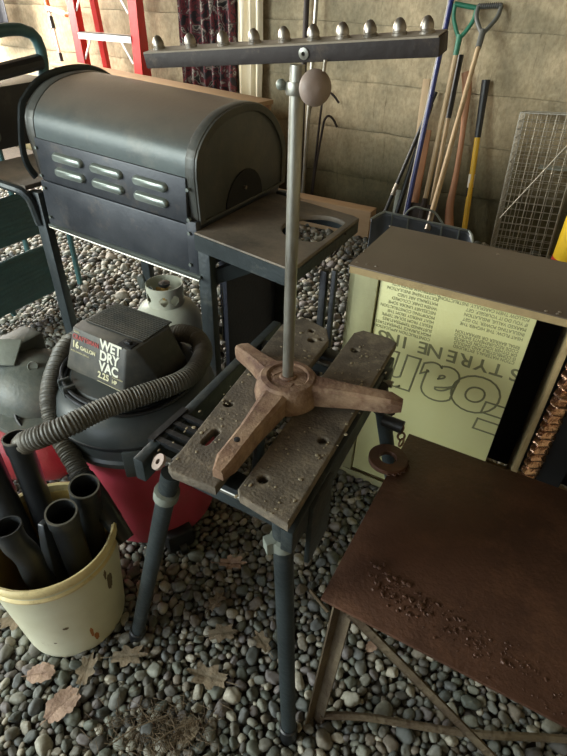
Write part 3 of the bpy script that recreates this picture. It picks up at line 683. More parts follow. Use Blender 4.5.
t = B().tube(q, .030, 24, cap=False); t.ring(q[0]+(q[0]-q[1]).normalized()*.012, q[0], .0325, .003); t.build('tube', K['tube'], e, smooth=60)
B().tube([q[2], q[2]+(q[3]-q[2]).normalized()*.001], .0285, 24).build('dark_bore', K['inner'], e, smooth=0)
# flat crevice tool
n_ = thing('crevice_nozzle', (-.86,.40,.03), 'flat tapering black crevice nozzle standing between the tubes in the bucket', 'vacuum nozzle')
a0, a1 = P(43,522,z=.42), Vector((-.855,.42,.04)); M_, L = fr(a1, a0)
t = B(); hw = [(.040,.020),(.036,.018),(.022,.013),(.010,.010)]
for k in range(3):
    pass
vs = []
for f, (w_, d_) in zip((0,.55,.85,1.0), hw):
    vs += [(-w_,-d_,f*L),(w_,-d_,f*L),(w_,d_,f*L),(-w_,d_,f*L)]
t.add(vs, [(4*k+j,4*k+(j+1)%4,4*k+4+(j+1)%4,4*k+4+j) for k in range(3) for j in range(4)]+[(3,2,1,0),(12,13,14,15)], M_ @ Matrix.Rotation(.6,4,'Z'))
bmesh.ops.bevel(t.bm, geom=t.bm.edges[:], offset=.004, segments=2, affect='EDGES', profile=.5)
t.build('body', K['tube'], n_, smooth=40)
t = B().box((-.006,-.026,.05),(.006,.026,L*.7), M_ @ Matrix.Rotation(.6,4,'Z')); t.build('rib', K['tube'], n_)

# ------------------------------------------------------------------ air compressor at the left edge
ac = thing('air_compressor', (-1.42,.80,0), 'red air compressor tank with grey shroud and gauge behind the bucket', 'air compressor')
M_, L = fr((-1.66,.62,.20),(-1.25,.84,.20))
B().lathe([(0,0),(.06,.008),(.11,.03),(.135,.07),(.14,.10),(.14,L-.10),(.135,L-.07),(.11,L-.03),(.06,L-.008),(0,L)], M_, 40).build('tank', K['comp_red'], ac, smooth=60)
B().lathe([(.1405,L*.5-.004),(.1435,L*.5-.002),(.1435,L*.5+.002),(.1405,L*.5+.004)], M_, 40, close=True).build('weld_seam', K['comp_red'], ac)
for (a, c) in ((-1.52,.60),(-1.50,.74),(-1.23,.76),(-1.26,.92)):
    B().box((a-.015,c-.015,.0),(a+.015,c+.015,.12), bev=.004).build('foot', K['black'], ac)
B().box((-1.56,.66,.325),(-1.26,.95,.345), bev=.004).build('saddle', K['comp_grey'], ac)
B().ball((-1.44,.86,.36), .165, (1.05,.95,.72), 32, 20).build('motor_shroud', K['comp_grey'], ac, smooth=60)
B().box((-1.60,.80,.38),(-1.50,.98,.50), bev=.01).build('air_filter_box', K['comp_grey'], ac)
pb = P(-4,352,z=.50); B().box((-.075,-.05,-.004),(.075,.05,.004), Matrix.Translation(pb) @ Matrix.Rotation(.5,4,'Z') @ Matrix.Rotation(.45,4,'X'), bev=.002).build('bracket', K['bracket'], ac)
gp = P(33,366,z=.47); M_, L = fr(gp, gp+Vector((.60,-.45,.45)).normalized()*.022)
ga = B().lathe([(0,0),(.015,0),(.0165,.004),(.0165,.014),(.015,.018),(.0145,.015),(0,.015)], M_, 24).build('gauge', K['bracket'], ac)
B().tube([gp, gp+Vector((-.01,.01,-.06))], .006, 8).build('gauge_stem', K['brass'], ga)
vp_ = P(20,368,z=.46); vv = B().tube([vp_, vp_+Vector((0,0,-.06))], .010, 8).tube([vp_+Vector((-.025,0,.0)), vp_+Vector((.02,0,.004))], .007, 8).build('valve', K['brass'], ac)
B().tube(spline([P(21,376,z=.45), P(30,388,z=.43), P(45,404,z=.38), P(62,424,z=.34)], .02), .007, 8).build('air_hose', K['black'], ac)
B().tube(spline([P(14,408,z=.37), P(17,420,z=.35), P(28,432,z=.33), P(48,436,z=.30), P(66,433,z=.30)], .02), .006, 8).build('power_cord', K['black'], ac)

# ------------------------------------------------------------------ folding workbench
wb = thing('folding_workbench', (-.39,.80,0), 'folding workbench with two dusty wooden jaw planks and dark tubular steel legs', 'workbench')
TZ = .78
def poly(*pts): return [(p[0], p[1]) for p in pts]
rp = [(-.246,.496),(-.277,1.136),(-.300,1.15),(-.375,1.15),(-.392,1.125),(-.362,.520),(-.350,.508)]
rh = [circ(-.335,.563,.0105), circ(-.284,.712,.0105), circ(-.357,1.049,.0105), circ(-.372,.80,.0105)]
lp = [(-.505,.500),(-.490,.492),(-.397,.500),(-.432,1.055),(-.462,1.105),(-.535,1.125),(-.565,1.10),(-.575,1.06)]
def slot(cx, cy, r, l, n=8): return [(cx+r*math.cos(t), cy+l+r*math.sin(t)) for t in [PI*i/n for i in range(n+1)]] + [(cx+r*math.cos(t), cy-l+r*math.sin(t)) for t in [PI+PI*i/n for i in range(n+1)]]
lh = [circ(-.510,.710,.0105), slot(-.482,.606,.0085,.018), circ(-.470,1.034,.0105), circ(-.492,1.075,.008), circ(-.452,1.05,.006)]
for nm, pl, hh in (('jaw_plank', rp, rh), ('jaw_plank', lp, lh)):
    jp = B().plate(pl, hh, .015, Matrix.Translation((0,0,TZ-.0105)), bev=.003).build(nm, K['plank'], wb, smooth=30)
# steel beams under the planks
for y in (.555, 1.04):
    bm_ = B().box((-.53,y-.022,TZ-.080),(-.255,y+.022,TZ-.026), bev=.004).build('cross_beam', K['steel_blue'], wb)
    B().tube([(-.52,y-.024,TZ-.05),(-.50,y-.030,TZ-.05)], .012, 12).build('bolt', K['chrome'], bm_)
for x, dx in ((-.265,-.03),(-.600,-.035)):
    M_ = Matrix.Translation((x,.80,TZ-.055)) @ Matrix.Rotation(.05,4,'Z')
    B().box((-.012,-.30,-.030),(.012,.31,.028), M_, bev=.003).build('side_rail', K['steel_blue'], wb)
for y in (.52, 1.0):
    cr = B().tube([(-.60,y+.02,TZ-.045),(-.27 if y<.6 else -.24,y+.02,TZ-.045)], .009, 10).build('vise_screw', K['zinc'], wb)
    if y > .6:
        B().tube([(-.215,.885,TZ-.045),(-.168,.885,TZ-.047)], .015, 14).build('crank_knob', K['black'], wb)
b = B()
for k in range(4): b.box((-.600+.004*k,.560+.028*k,TZ-.035),(-.515+.004*k,.572+.028*k,TZ-.022))
b.box((-.605,.555,TZ-.06),(-.590,.67,TZ-.02)); b.build('ribbed_bracket', K['black'], wb)
M_, L = fr((-.545,.520,TZ-.03),(-.555,.508,TZ-.012)); B().lathe([(.006,0),(.017,0),(.017,.006),(.006,.006)], M_, 20, close=True).build('washer', K['knob'], wb)
legs = [((-.512,.512,.745),(-.700,.470,0.0)), ((-.278,.535,.745),(-.200,.468,0.0)), ((-.262,.985,.745),(-.150,1.165,0)), ((-.58,1.00,.745),(-.700,1.12,0))]
for i, (a, c) in enumerate(legs):
    a, c = Vector(a), Vector(c); lg = B().tube([a, a.lerp(c,.98)], [.0205,.0185], 18, flat=.85).build('leg', K['steel_blue'], wb, smooth=60)
    M_, L = fr(a.lerp(c,.93), c); B().lathe([(.019,0),(.0225,.003),(.0225,L-.004),(.020,L)], M_, 16).build('rubber_foot', K['black'], lg)
    M_, L = fr(a.lerp(c,.07), a.lerp(c,.105)); B().lathe([(.019,0),(.026,.002),(.026,L-.002),(.019,L)], M_, 14).box((-.035,-.012,0),(-.015,.012,L), M_).build('clamp_collar', K['bracket' if i < 2 else 'black'], lg)
B().box((-.012,-.05,-.17),(.0,.05,.0), Matrix.Translation((-.235,.62,TZ-.03)) @ Matrix.Rotation(.05,4,'Z'), bev=.003).build('leg_gusset', K['steel_blue'], wb)
B().box((-.012,-.05,-.15),(.0,.05,.0), Matrix.Translation((-.575,.62,TZ-.03)), bev=.003).build('leg_gusset', K['steel_blue'], wb)
t = B(); rr = random.Random(4)
for i in range(150):
    pl = rr.choice([(-.25,-.36,.5,1.12),(-.41,-.55,.52,1.08)]); x = rr.uniform(pl[1],pl[0]); y = rr.uniform(pl[2],pl[3]); s = rr.uniform(.0012,.0032)
    t.ball((x-.02*(y-.5)*2*0,y,TZ+s*.3), s, (rr.uniform(.6,1.8),rr.uniform(.6,1.8),.6), 6, 4)
tag(t.build('crumbs', K['debris'], wb), kind='stuff')

# ------------------------------------------------------------------ roller stand on the bench
sx_, sy_ = -.413, .796
rsn = thing('roller_stand', (sx_,sy_,TZ), 'galvanised T-shaped stand with domed nuts and rusty three-armed cast base on the workbench', 'stand')
hubz = TZ+.012
b = B()
t = bmesh.new()
def arm(tip, w0, w1, zt_, ze_):
    d = Vector((tip[0]-sx_, tip[1]-sy_, 0)); L = d.length; d.normalize(); M_ = Matrix.Translation((sx_,sy_,0)) @ Matrix.Rotation(math.atan2(d.y,d.x),4,'Z')
    vs = []; st_ = 9
    for k in range(st_+1):
        f = k/st_; x = .02+(L-.02)*f; w_ = w0+(w1-w0)*min(1,f*1.8); z1 = zt_+(ze_-zt_)*(f**.8); z0 = max(TZ+.002, z1-.030-.02*(1-f)); ww = w_*(1 if k < st_ else .55)
        if k == st_: z1 -= .008
        vs += [(x,-ww,z0),(x,ww,z0),(x,ww*.98,z1-.006),(x,ww*.66,z1),(x,-ww*.66,z1),(x,-ww*.98,z1-.006)]
    fs = [(6*k+j,6*k+(j+1)%6,6*k+6+(j+1)%6,6*k+6+j) for k in range(st_) for j in range(6)] + [tuple(range(5,-1,-1)), tuple(6*st_+j for j in range(6))]
    return B().add(vs, fs, M_)
for tip, ze in (((-.590,.875),.822),((-.405,.520),.812),((-.175,.862),.830)):
    ab = arm(tip, .033, .0205, TZ+.058, ze).build('base_arm', K['cast'], rsn, smooth=22)
B().lathe([(.070,TZ+.003),(.072,TZ+.02),(.066,TZ+.048),(.058,TZ+.058),(.046,TZ+.060),(.042,TZ+.056),(.018,TZ+.056),(.016,TZ+.061),(.0,TZ+.062)], Matrix.Translation((sx_,sy_,0)), 40).build('base_hub', K['cast'], rsn, smooth=35)
B().lathe([(0,0),(.006,0),(.006,.003),(0,.004)], Matrix.Translation((-.405,.585,.8255)), 10).build('arm_hole', K['inner'], rsn)
pz0, pz1 = TZ+.060, 1.412
B().tube([(sx_,sy_,pz0),(sx_-.004,sy_,pz1)], .0115, 24).build('pole', K['zinc'], rsn)
B().lathe([(.0115,0),(.016,0),(.017,.003),(.017,.015),(.016,.018),(.0115,.018)], Matrix.Translation((sx_-.004,sy_,1.372)), 24, close=True).build('collar', K['zinc'], rsn)
B().tube([(sx_-.004,sy_,1.381),(sx_-.028,sy_-.01,1.383)], .005, 8).ball((sx_-.026,sy_-.01,1.385), .008, (1,1,1)).build('clamp_bolt', K['bracket'], rsn)
B().tube([(sx_+.01,sy_,1.381),(sx_+.03,sy_-.012,1.381)], .006, 10).build('knob_shaft', K['zinc'], rsn)
kc = P(315.5, 88, y=.775)
kd = Vector((.75,-.60,.05)).normalized(); M_, L = fr(kc-kd*.010, kc+kd*.012)
B().lathe([(0,-.002),(.020,0),(.0245,.006),(.0245,.012),(.022,.018),(.014,.023),(0,.025)], M_, 32).build('clamp_knob', K['knob'], rsn, smooth=50)
B().tube([kc+Vector((.012,0,.022)), kc+Vector((.013,0,.036))], .0025, 8).build('knob_pin', K['chrome'], rsn)
# cross bar: channel, slightly tilted
bl, brr = Vector((-.699,sy_,1.4135)), Vector((-.207,sy_,1.4625))
M_, L = fr(bl, brr); xd = (brr-bl).normalized(); Mb = Matrix((xd, Vector((0,1,0)), xd.cross(Vector((0,1,0))))).transposed().to_4x4(); Mb.translation = bl; Mb = Mb @ Matrix.Rotation(.14,4,'X')
brp = B().box((0,-.020,-.024),(L,.020,-.0012), Mb, bev=.0015).build('cross_bar', K['bar'], rsn)
B().box((0.002,-.0203,-.0022),(L-.002,.0203,.0002), Mb).build('bar_top_strip', K['bartop'], brp)
for px in (159,191,224,255,285,314,343,370,399,426):
    q = P(px, 45, y=sy_); u = (q-bl).dot(xd)
    B().lathe([(0,0),(.0100,0),(.0100,.003),(.0085,.0035),(.0085,.0055),(.0092,.006),(.0088,.010),(.0066,.0155),(.0035,.0188),(0,.0198)], Mb @ Matrix.Translation((u,0,0)), 16).build('domed_nut', K['chrome'], brp, smooth=50)
q = P(304, 53, y=sy_-.018); u = (q-bl).dot(xd)
B().lathe([(.003,0),(.0075,0),(.0078,.002),(.003,.003)], Mb @ Matrix.Translation((u,-.020,-.0125)) @ Matrix.Rotation(PI/2,4,'X'), 16, close=True).build('eyelet', K['zinc'], brp)

# chain remnant and washer hanging off the bench crank
sc_ = thing('rusty_shackle', (-.165,.885,.70), 'small lump of rusty shackle hanging under the bench crank end', 'shackle')
b = B()
for k in range(3):
    c0 = Vector((-.170+.003*k,.882,.728-.018*k)); b.tube([c0+Vector((.007*math.cos(t)*(1 if k%2 else .4), .007*math.cos(t)*(.4 if k%2 else 1), .011*math.sin(t))) for t in [2*PI*i/12 for i in range(13)]], .0026, 6)
b.build('links', K['cast'], sc_)

# ------------------------------------------------------------------ rusty steel table
PZ = .54
rt = thing('steel_plate_table', (.18,.82,0), 'rusty brown steel plate table with angle iron legs in the right foreground', 'table')
B().box((-.188,.540,PZ-.008),(.62,1.094,PZ), bev=.0015).build('plate_top', K['rust'], rt)
def angle(a, c, w=.016, th=.004, spin=0):
    M_, L = fr(a, c); M_ = M_ @ Matrix.Rotation(spin,4,'Z'); return B().box((-w,-w,0),(w,-w+th,L), M_).box((-w,-w,0),(-w+th,w,L), M_)
for a, c in (((-.145,.565,PZ-.01),(-.158,.520,0)), ((-.145,1.07,PZ-.01),(-.15,1.09,0)), ((.58,.565,PZ-.01),(.59,.55,0)), ((.58,1.07,PZ-.01),(.59,1.09,0))):
    angle(a, c).build('leg', K['rustbar'], rt)
angle((-.13,.562,PZ-.02),(.26,.66,.05), .012).build('brace', K['rustbar'], rt)
b = B().tube(spline([(-.150,.535,.045),(-.05,.585,.05),(.05,.625,.048),(.2,.685,.05),(.42,.80,.04),(.60,.88,.04)], .03), .010, 8); b.build('stretcher', K['rustbar'], rt)
t = B(); rr = random.Random(9)
for i in range(330):
    u = rr.random()**1.3; x = -.095+u*.36+rr.gauss(0,.014); y = .638 - .055*u + rr.gauss(0,.020); y = max(y,.545)
    s = abs(rr.gauss(.0009,.0008))*(1.6-u)+.0005
    t.ball((x,y,PZ+s*.3), s, (rr.uniform(.6,2.2),rr.uniform(.6,1.6),rr.uniform(.5,1.1)), 6, 4, Matrix.Rotation(rr.random()*3,4,'Z'))
tag(t.build('weld_spatter', K['rust'], rt, smooth=0), kind='stuff')
wsh = thing('iron_ring', (-.205,.965,PZ), 'flat rusty iron ring overhanging the back left corner of the steel plate', 'ring')
B().plate(circ(-.203,.965,.050,40), [circ(-.203,.965,.0215,28)], .010, Matrix.Translation((0,0,PZ+.006)), bev=.002).build('ring_body', K['rust'], wsh, smooth=40)
b = B()
for i in range(7):
    a = -1.2+i*.28; b.ball((-.203+.051*math.cos(a),.965+.051*math.sin(a),PZ+.003), .0035, (1.6,1,.7), 6, 4)
b.build('weld_bead', K['rust'], wsh)

# ------------------------------------------------------------------ open cabinet with foam sheet
cb_ = thing('wooden_cabinet', (-.05,1.56,0), 'brown topped wooden cabinet standing open side forward behind the workbench', 'cabinet')
cx0, cx1, cy0, cy1, cz1 = -.506, .62, 1.352, 1.712, .862
B().box((cx0-.004,cy0-.012,cz1-.004),(cx1,cy1,cz1+.0), bev=.001).build('top_sheet', K['boxtop'], cb_)
B().box((cx0,cy0-.008,cz1-.026),(cx1,cy1-.01,cz1-.0045)).build('top_edge', K['mdf'], cb_)
B().box((cx0,cy0,.02),(cx0+.016,cy1-.01,cz1-.027)).build('side_board', K['stile'], cb_)
B().box((cx1-.016,cy0,.02),(cx1,cy1-.01,cz1-.027)).build('side_board', K['stile'], cb_)
B().box((cx0+.017,cy0-.004,.045),(cx0+.090,cy0+.014,cz1-.027), bev=.001).build('stile', K['stile'], cb_)
B().box((cx0,cy0-.006,.012),(cx1,cy0-.0005,.044), bev=.001).build('bottom_rail', K['stile'], cb_)
B().box((.103,cy0-.004,.045),(.116,cy0+.36,cz1-.027), bev=.001).build('divider', K['mdf'], cb_)
B().box((cx0+.017,cy1-.03,.045),(cx1,cy1-.02,cz1-.027)).build('back_board', K['navy'], cb_)
B().box((cx0+.017,cy0+.015,.02),(cx1,cy1-.031,.036)).build('bottom_board', K['mdf'], cb_)
b = B()
for px, py in ((357,262),(364,251),(367,264),(376,266),(390,226),(546,311),(557,315),(560,312),(498,254)):
    q = P(px,py,z=cz1+.001); b.lathe([(0,0),(.0045,0),(.0035,.0015),(0,.002)], Matrix.Translation((q.x,max(q.y,cy0),cz1)), 10)
b.build('screw_heads', K['chrome'], cb_)
fs_ = thing('foam_board', (-.2,1.37,.045), 'pale yellow green foam insulation board with upside down print inside the cabinet front', 'insulation board')
fx0, fx1 = cx0+.094, .020; fy = cy0+.006
B().box((fx0,fy,.052),(fx1,fy+.025,cz1-.028), bev=.001).build('board', K['foam'], fs_)
TM = Matrix(((-1,0,0,0),(0,0,-1,0),(0,-1,0,0),(0,0,0,1)))   # upside down on a face looking towards -y
def ftext(body, size, px, py, sx=1.0, bold=0.0, outline=0, name='print'):
    q = P(px,py,y=fy-.0006)
    return B().text(body, size, Matrix.Translation((q.x, fy-.0004, q.z)) @ TM, .0003, outline=outline, sx=sx, bold=bold)
def clip(bb):
    # keep the print on the board
    for co, no in (((fx1,0,0),(1,0,0)), ((fx0,0,0),(-1,0,0)), ((0,0,cz1-.03),(0,0,1))):
        bmesh.ops.bisect_plane(bb.bm, geom=bb.bm.verts[:]+bb.bm.edges[:]+bb.bm.faces[:], plane_co=co, plane_no=no, clear_outer=True)
    return bb
def ltext(body, size, x, z, sx=1.0, bold=0.0, outline=0.0, shear=0.0):
    Mq = Matrix.Translation((x, fy-.0004, z)) @ TM
    cu = bpy.data.curves.new('t','FONT'); cu.body = body; cu.size = size; cu.resolution_u = 5; cu.shear = shear
    if outline: cu.fill_mode = 'NONE'; cu.bevel_depth = outline; cu.bevel_resolution = 1; cu.offset = bold
    else: cu.extrude = .0003; cu.offset = bold
    return B().curve(cu, Mq @ Matrix.Diagonal((sx,1,.3 if outline else 1,1)))
for i, ch_ in enumerate('Foam'):
    xs = (.092, .004, -.126, -.246)[i]
    tag(clip(ltext(ch_, .245, xs, .598, 1.0, .010, .0030, .12)).build('big_outline_letter', K['print'], fs_, smooth=0))
xs = .030
for ch_ in 'STYRENE INS':
    if ch_ != ' ': clip(ltext(ch_, .058, xs, .668, 1.1, .0008)).build('heading_letter', K['print'], fs_, smooth=0)
    xs -= {'I':.022,' ':.022}.get(ch_, .0440)
def column(x, z0, dz, lines, name):
    b = B()
    for i, t_ in enumerate(lines):
        q = ltext(t_, .0142, x, z0+dz*i, .86); me_ = bpy.data.meshes.new('t'); q.bm.to_mesh(me_); q.bm.free(); b.bm.from_mesh(me_); bpy.data.meshes.remove(me_)
    tag(clip(b).build(name, K['print'], fs_, smooth=0), kind='stuff')
column(-.236, .686, .0148, ['CONSTRUCTION APPLICATIONS','HIGH SURFACE TEMPERATURES','SUSTAINED TEMPERATURES','RESULT FROM SOLAR TEMPE','HEAT ENERGY FROM THE','MODIFYING CONSTRUCTION','NECESSARY UNDER SOME','WHEN DARK COLORED','MATERIALS ARE USED','POLYSTYRENE INSULATION','D VERSIFORM PRODUCTS'], 'left_column_print')
column(.004, .690, .0125, ['CTION MATERIALS, EXTRUDED','IS COMBUSTIBLE AND SHOULD','OR OTHER IGNITION SOURCES','CODE REQUIREMENTS SHOULD','RMAL BARRIER OR SEPARATION'], 'right_lower_print')
column(.004, .767, .0150, ['HEAT FLOW. THE HIGHER THE','INSULATING POWER. TO GET','MARKED VALUE, INSULATION','IF YOU DO IT YOURSELF, GET','FOLLOW THEM CAREFULLY. INSTRUCTIONS'], 'right_upper_print')
# corrugated copper coloured strip standing in the right bay
co = thing('corrugated_metal_strip', (.17,1.36,.045), 'shiny brown corrugated metal strip standing at the right of the cabinet opening', 'metal strip')
b = B(); vs = []; n = 180
for k in range(n+1):
    z = .05 + (.82-.05)*k/n; dx = .007*math.sin(k*.9)+.004*noise.noise(Vector((k*.4,0,0))); dy = .010*math.sin(k*.9+.8)+.006*noise.noise(Vector((k*.3,9,0)))
    vs += [(.126+dx*.6, cy0+.000+dy, z), (.142+dx, cy0-.012+dy, z), (.168+dx, cy0+.0+dy*.6, z), (.178, cy0+.02, z)]
b.add(vs, [(4*k+j,4*k+j+1,4*k+5+j,4*k+4+j) for k in range(n) for j in range(3)])
b.build('corrugated_face', K['copper'], co, smooth=30)
B().box((.170,cy0+.012,.045),(.24,cy0+.03,.83)).build('backing', K['inner'], co)

# ------------------------------------------------------------------ black posts behind bench
for i, (px, w_, lab) in enumerate(((325,.011,'thicker of two black steel posts behind the workbench'),(335,.008,'thinner black steel post behind the workbench, right of the thicker one'))):
    q = P(px, 270, y=1.31); lo3 = Vector((q.x+.01,1.31,.0))
    pb_ = B().box((q.x-w_,1.31-w_,0),(q.x+w_,1.31+w_,q.z), bev=.003)
    tag(pb_.build('steel_post', K['black'], loc=(lo3.x,lo3.y,0)), lab, 'post')

# ------------------------------------------------------------------ things along the back wall
# plywood crate and timber
cr = thing('plywood_crate', (-2.95,3.30,0), 'long pale plywood crate standing behind the barbecue grill', 'crate')
Mk = Matrix.Translation((-1.93,3.09,0)) @ Matrix.Rotation(-.14,4,'Z') @ Matrix.Rotation(.022,4,'Y')
B().box((-2.15,0,0),(0,.02,.905), Mk, bev=.002).build('front_board', K['woodx'], cr)
B().box((-2.15,.15,0),(0,.17,.905), Mk, bev=.002).build('back_board', K['woodx'], cr)
B().box((-.02,.021,0),(0,.149,.905), Mk, bev=.002).build('end_board', K['wood_red'], cr)
B().box((-2.15,.021,0),(-2.13,.149,.905), Mk, bev=.002).build('end_board', K['wood_red'], cr)
B().box((-2.16,-.01,.907),(.008,.18,.932), Mk, bev=.002).build('top_board', K['woodx'], cr)
tm = B().box((-2.9,3.60,.018),(-1.24,3.72,.225), bev=.005).build('sawn_timber', K['woodx'], loc=(-2.0,3.66,.018)); tag(tm, 'pale sawn timber lying on the gravel along the back wall', 'timber')

# step ladder
sl = thing('step_ladder', (-3.88,3.75,0), 'red step ladder with aluminium steps standing against the left of the back wall', 'ladder')
def rail(a, c, w_=.035, d_=.012): 
    M_, L = fr(a, c); return B().box((-w_,-d_,0),(w_,d_,L), M_, bev=.003)
def upr(xb, yb, xt, yt, zt_, wx=.042, wy=.035):
    vs = []
    for (x,y,z) in ((xb,yb,0),(xt,yt,zt_)): vs += [(x-wx,y-wy,z),(x+wx,y-wy,z),(x+wx,y+wy,z),(x-wx,y+wy,z)]
    return B().add(vs, [(0,1,5,4),(1,2,6,5),(2,3,7,6),(3,0,4,7),(3,2,1,0),(4,5,6,7)])
yl = 3.74; 
for (xb, xt) in ((-4.00,-4.15),(-3.42,-3.44)):
    upr(xb, yl-.02, xt, yl+.08, 1.9).build('front_rail', K['red'], sl, smooth=0)
for (xb, xt) in ((-3.90,-4.00),(-3.50,-3.48)):
    upr(xb, yl+.19, xt, yl+.14, 1.9, .026, .022).build('rear_rail', K['red'], sl, smooth=0)
for z in (.52,.86,1.20,1.54,1.84):
    f = z/1.9; xa = -4.00-.15*f+.04; xb = -3.42-.02*f-.04; yc = yl-.02+.10*f
    s_ = B().box((xa,yc-.045,z-.03),(xb,yc+.045,z-.024)).box((xa,yc-.045,z-.075),(xb,yc-.041,z-.024)).build('step', K['alu'], sl, smooth=0)
    for (x1, x2) in ((xa+.13,xa+.02),(xb-.13,xb-.02)): B().tube([(x1,yc-.03,z-.06),(x2,yc-.03,z-.22)], .011, 8, flat=.4).build('step_brace', K['alu'], s_)
# orange and white pole
op = thing('telescopic_pole', (-4.25,3.92,0), 'thin white telescopic pole with black grips and orange clamp left of the ladder', 'pole')
a, c = P(45,-5,y=3.94), P(66,78,y=3.76); d = (c-a); end = a + d*((0.02-a.z)/d.z)
B().tube([a, end], .012, 10).build('shaft', K['white'], op)
for f0, f1, mt_, r_ in ((.02,.20,'orange',.022),(.26,.40,'black',.020),(.70,.86,'black',.018)): B().tube([a.lerp(c,f0), a.lerp(c,f1)], r_, 12).build('grip', K[mt_], op)
h0, h1, h2 = P(47,8,y=3.90), P(66,14,y=3.88), P(80,14,y=3.88)
B().tube([h0,h1], .020, 12).build('cross_tube', K['white'], op); B().tube([h1,h1.lerp(h2,.3)], .023, 12).build('cross_clamp', K['orange'], op); B().tube([h1.lerp(h2,.3),h2], .018, 12).build('cross_grip', K['black'], op)
# tarp corner
tp = B(); nx = 14; vs = []
for k in range(9):
    for j in range(nx): 
        z = 1.05+.9*k/8; x = -5.62+.60*j/(nx-1); vs.append((x, 3.86+.03*math.sin(j*1.3)+.01*noise.noise(Vector((x*4,z*3,0))), z-.05*math.sin(j*.4)))
tp.add(vs, [(k*nx+j,k*nx+j+1,(k+1)*nx+j+1,(k+1)*nx+j) for k in range(8) for j in range(nx-1)])
o = tp.build('tarpaulin', K['tarp'], loc=(-5.3,3.86,1.05), smooth=180); md = o.modifiers.new('s','SOLIDIFY'); md.thickness = .004
tag(o, 'dark blue tarpaulin hanging at the top left corner by the wall', 'tarpaulin')

def drape(name, x0, x1, z0, z1, y, folds, amp, mt, lab, cat):
    b = B(); nx, nz = 60, 18; vs = []
    for k in range(nz+1):
        for j in range(nx+1):
            f = j/nx; z = z0+(z1-z0)*k/nz; x = x0+(x1-x0)*f + .012*noise.noise(Vector((f*6,z*2,3)))
            vs.append((x, y+amp*math.sin(folds*2*PI*f+.8*math.sin(f*9)+.35*z)+.012*noise.noise(Vector((f*8,z*3,1))), z))
    b.add(vs, [(k*(nx+1)+j,k*(nx+1)+j+1,(k+1)*(nx+1)+j+1,(k+1)*(nx+1)+j) for k in range(nz) for j in range(nx)])
    o = b.build(name, mt, loc=((x0+x1)/2,y,z0), smooth=180, recalc=False); md = o.modifiers.new('s','SOLIDIFY'); md.thickness = .003
    return tag(o, lab, cat)
drape('curtain', -3.14, -2.60, .02, 2.3, 3.93, 6, .028, K['cloth'], 'dark red and black patterned curtain hanging on the back wall', 'curtain')
drape('plastic_sheet', -2.57, -2.36, .02, 2.3, 3.92, 3, .022, K['sheet'], 'crinkled milky white plastic sheet hanging right of the dark curtain', 'plastic sheet')

# pipes and hooked rods
def straight(name, a, c, r, mt, lab, cat, n=12, grp=None):
    loc = Vector(c); return tag(B().tube([a, c], r, n).build(name, mt, loc=loc), lab, cat, grp)
def leanto(px, py, yt, px2, py2, yb, ext=True, z=.02):
    a = P(px,py,y=yt); c = P(px2,py2,y=yb); d = c-a
    return a, (a + d*((z-a.z)/d.z) if ext else c)
a, c = leanto(307,-8,3.96,302,120,3.88); straight('metal_pipe', a+(a-c)*.15, c, .020, K['iron'], 'thick dark pipe leaning on the wall left behind the stand pole', 'pipe')
a, c = leanto(317,-8,3.93,308,120,3.84); straight('metal_pipe', a+(a-c)*.15, c, .014, K['zinc'], 'thin grey pipe leaning on the wall just right of the dark pipe', 'pipe')
def rod(points, lab):
    loc = points[-1]; tag(B().tube(spline(points, .015), .0085, 8).build('hooked_rod', K['iron'], loc=loc), lab, 'iron rod')
yb = 3.86
rod([P(339,103,y=3.99),P(334,96,y=3.975),P(329,92,y=3.96),P(325,93,y=3.95),P(322,103,y=3.94),P(313,180,y=3.90),P(309,215,y=3.85)], 'tallest hooked iron rod, its hook right of the round knob')
rod([P(337,127,y=3.99),P(333,119,y=3.97),P(329,116,y=3.95),P(325,119,y=3.94),P(322,132,y=3.93),P(314,180,y=3.88),P(311,215,y=3.83)], 'lower hooked iron rod leaning on the wall, right of the others')
rod([P(311,106,y=3.94),P(309,120,y=3.93),P(305,180,y=3.88),P(303,215,y=3.83)], 'straight dark iron rod leaning on the wall, left of the hooked rods')

# long handled tools
a, c = leanto(454,-12,3.97,406,215,3.66)
bpz = thing('blue_pole', c, 'long blue enamelled pole leaning on the wall among the garden tools', 'pole'); B().tube([a+(a-c)*.12, c], .0165, 16).build('shaft', K['blue'], bpz); B().tube([a+(a-c)*.12+Vector((-.017,-.006,0)), c+Vector((-.017,-.006,0))], .0035, 6).build('highlight_strip', K['white'], bpz)  # white strip down the left side is a painted highlight
def dgrip(root, top, dirv, side, w_, h_, mt, r=.009):
    # open D: two arms from the socket to a cross grip
    t, s = dirv.normalized(), side.normalized(); base = top - t*h_
    pl = [base, base+t*h_*.25+s*w_*.45, base+t*h_*.62+s*w_*.92, top+s*w_]
    pr = [base, base+t*h_*.25-s*w_*.45, base+t*h_*.62-s*w_*.92, top-s*w_]
    b = B().tube(spline(pl,.01), r, 8).tube(spline(pr,.01), r, 8).tube([base-t*.09, base+t*.02], [.018,.020], 12)
    yoke = b.build('d_handle', K[mt], root, smooth=60)
    B().tube([top-s*w_*1.08, top+s*w_*1.08], .014, 12).build('cross_grip', K[mt], yoke, smooth=60)
    return base - t*.05
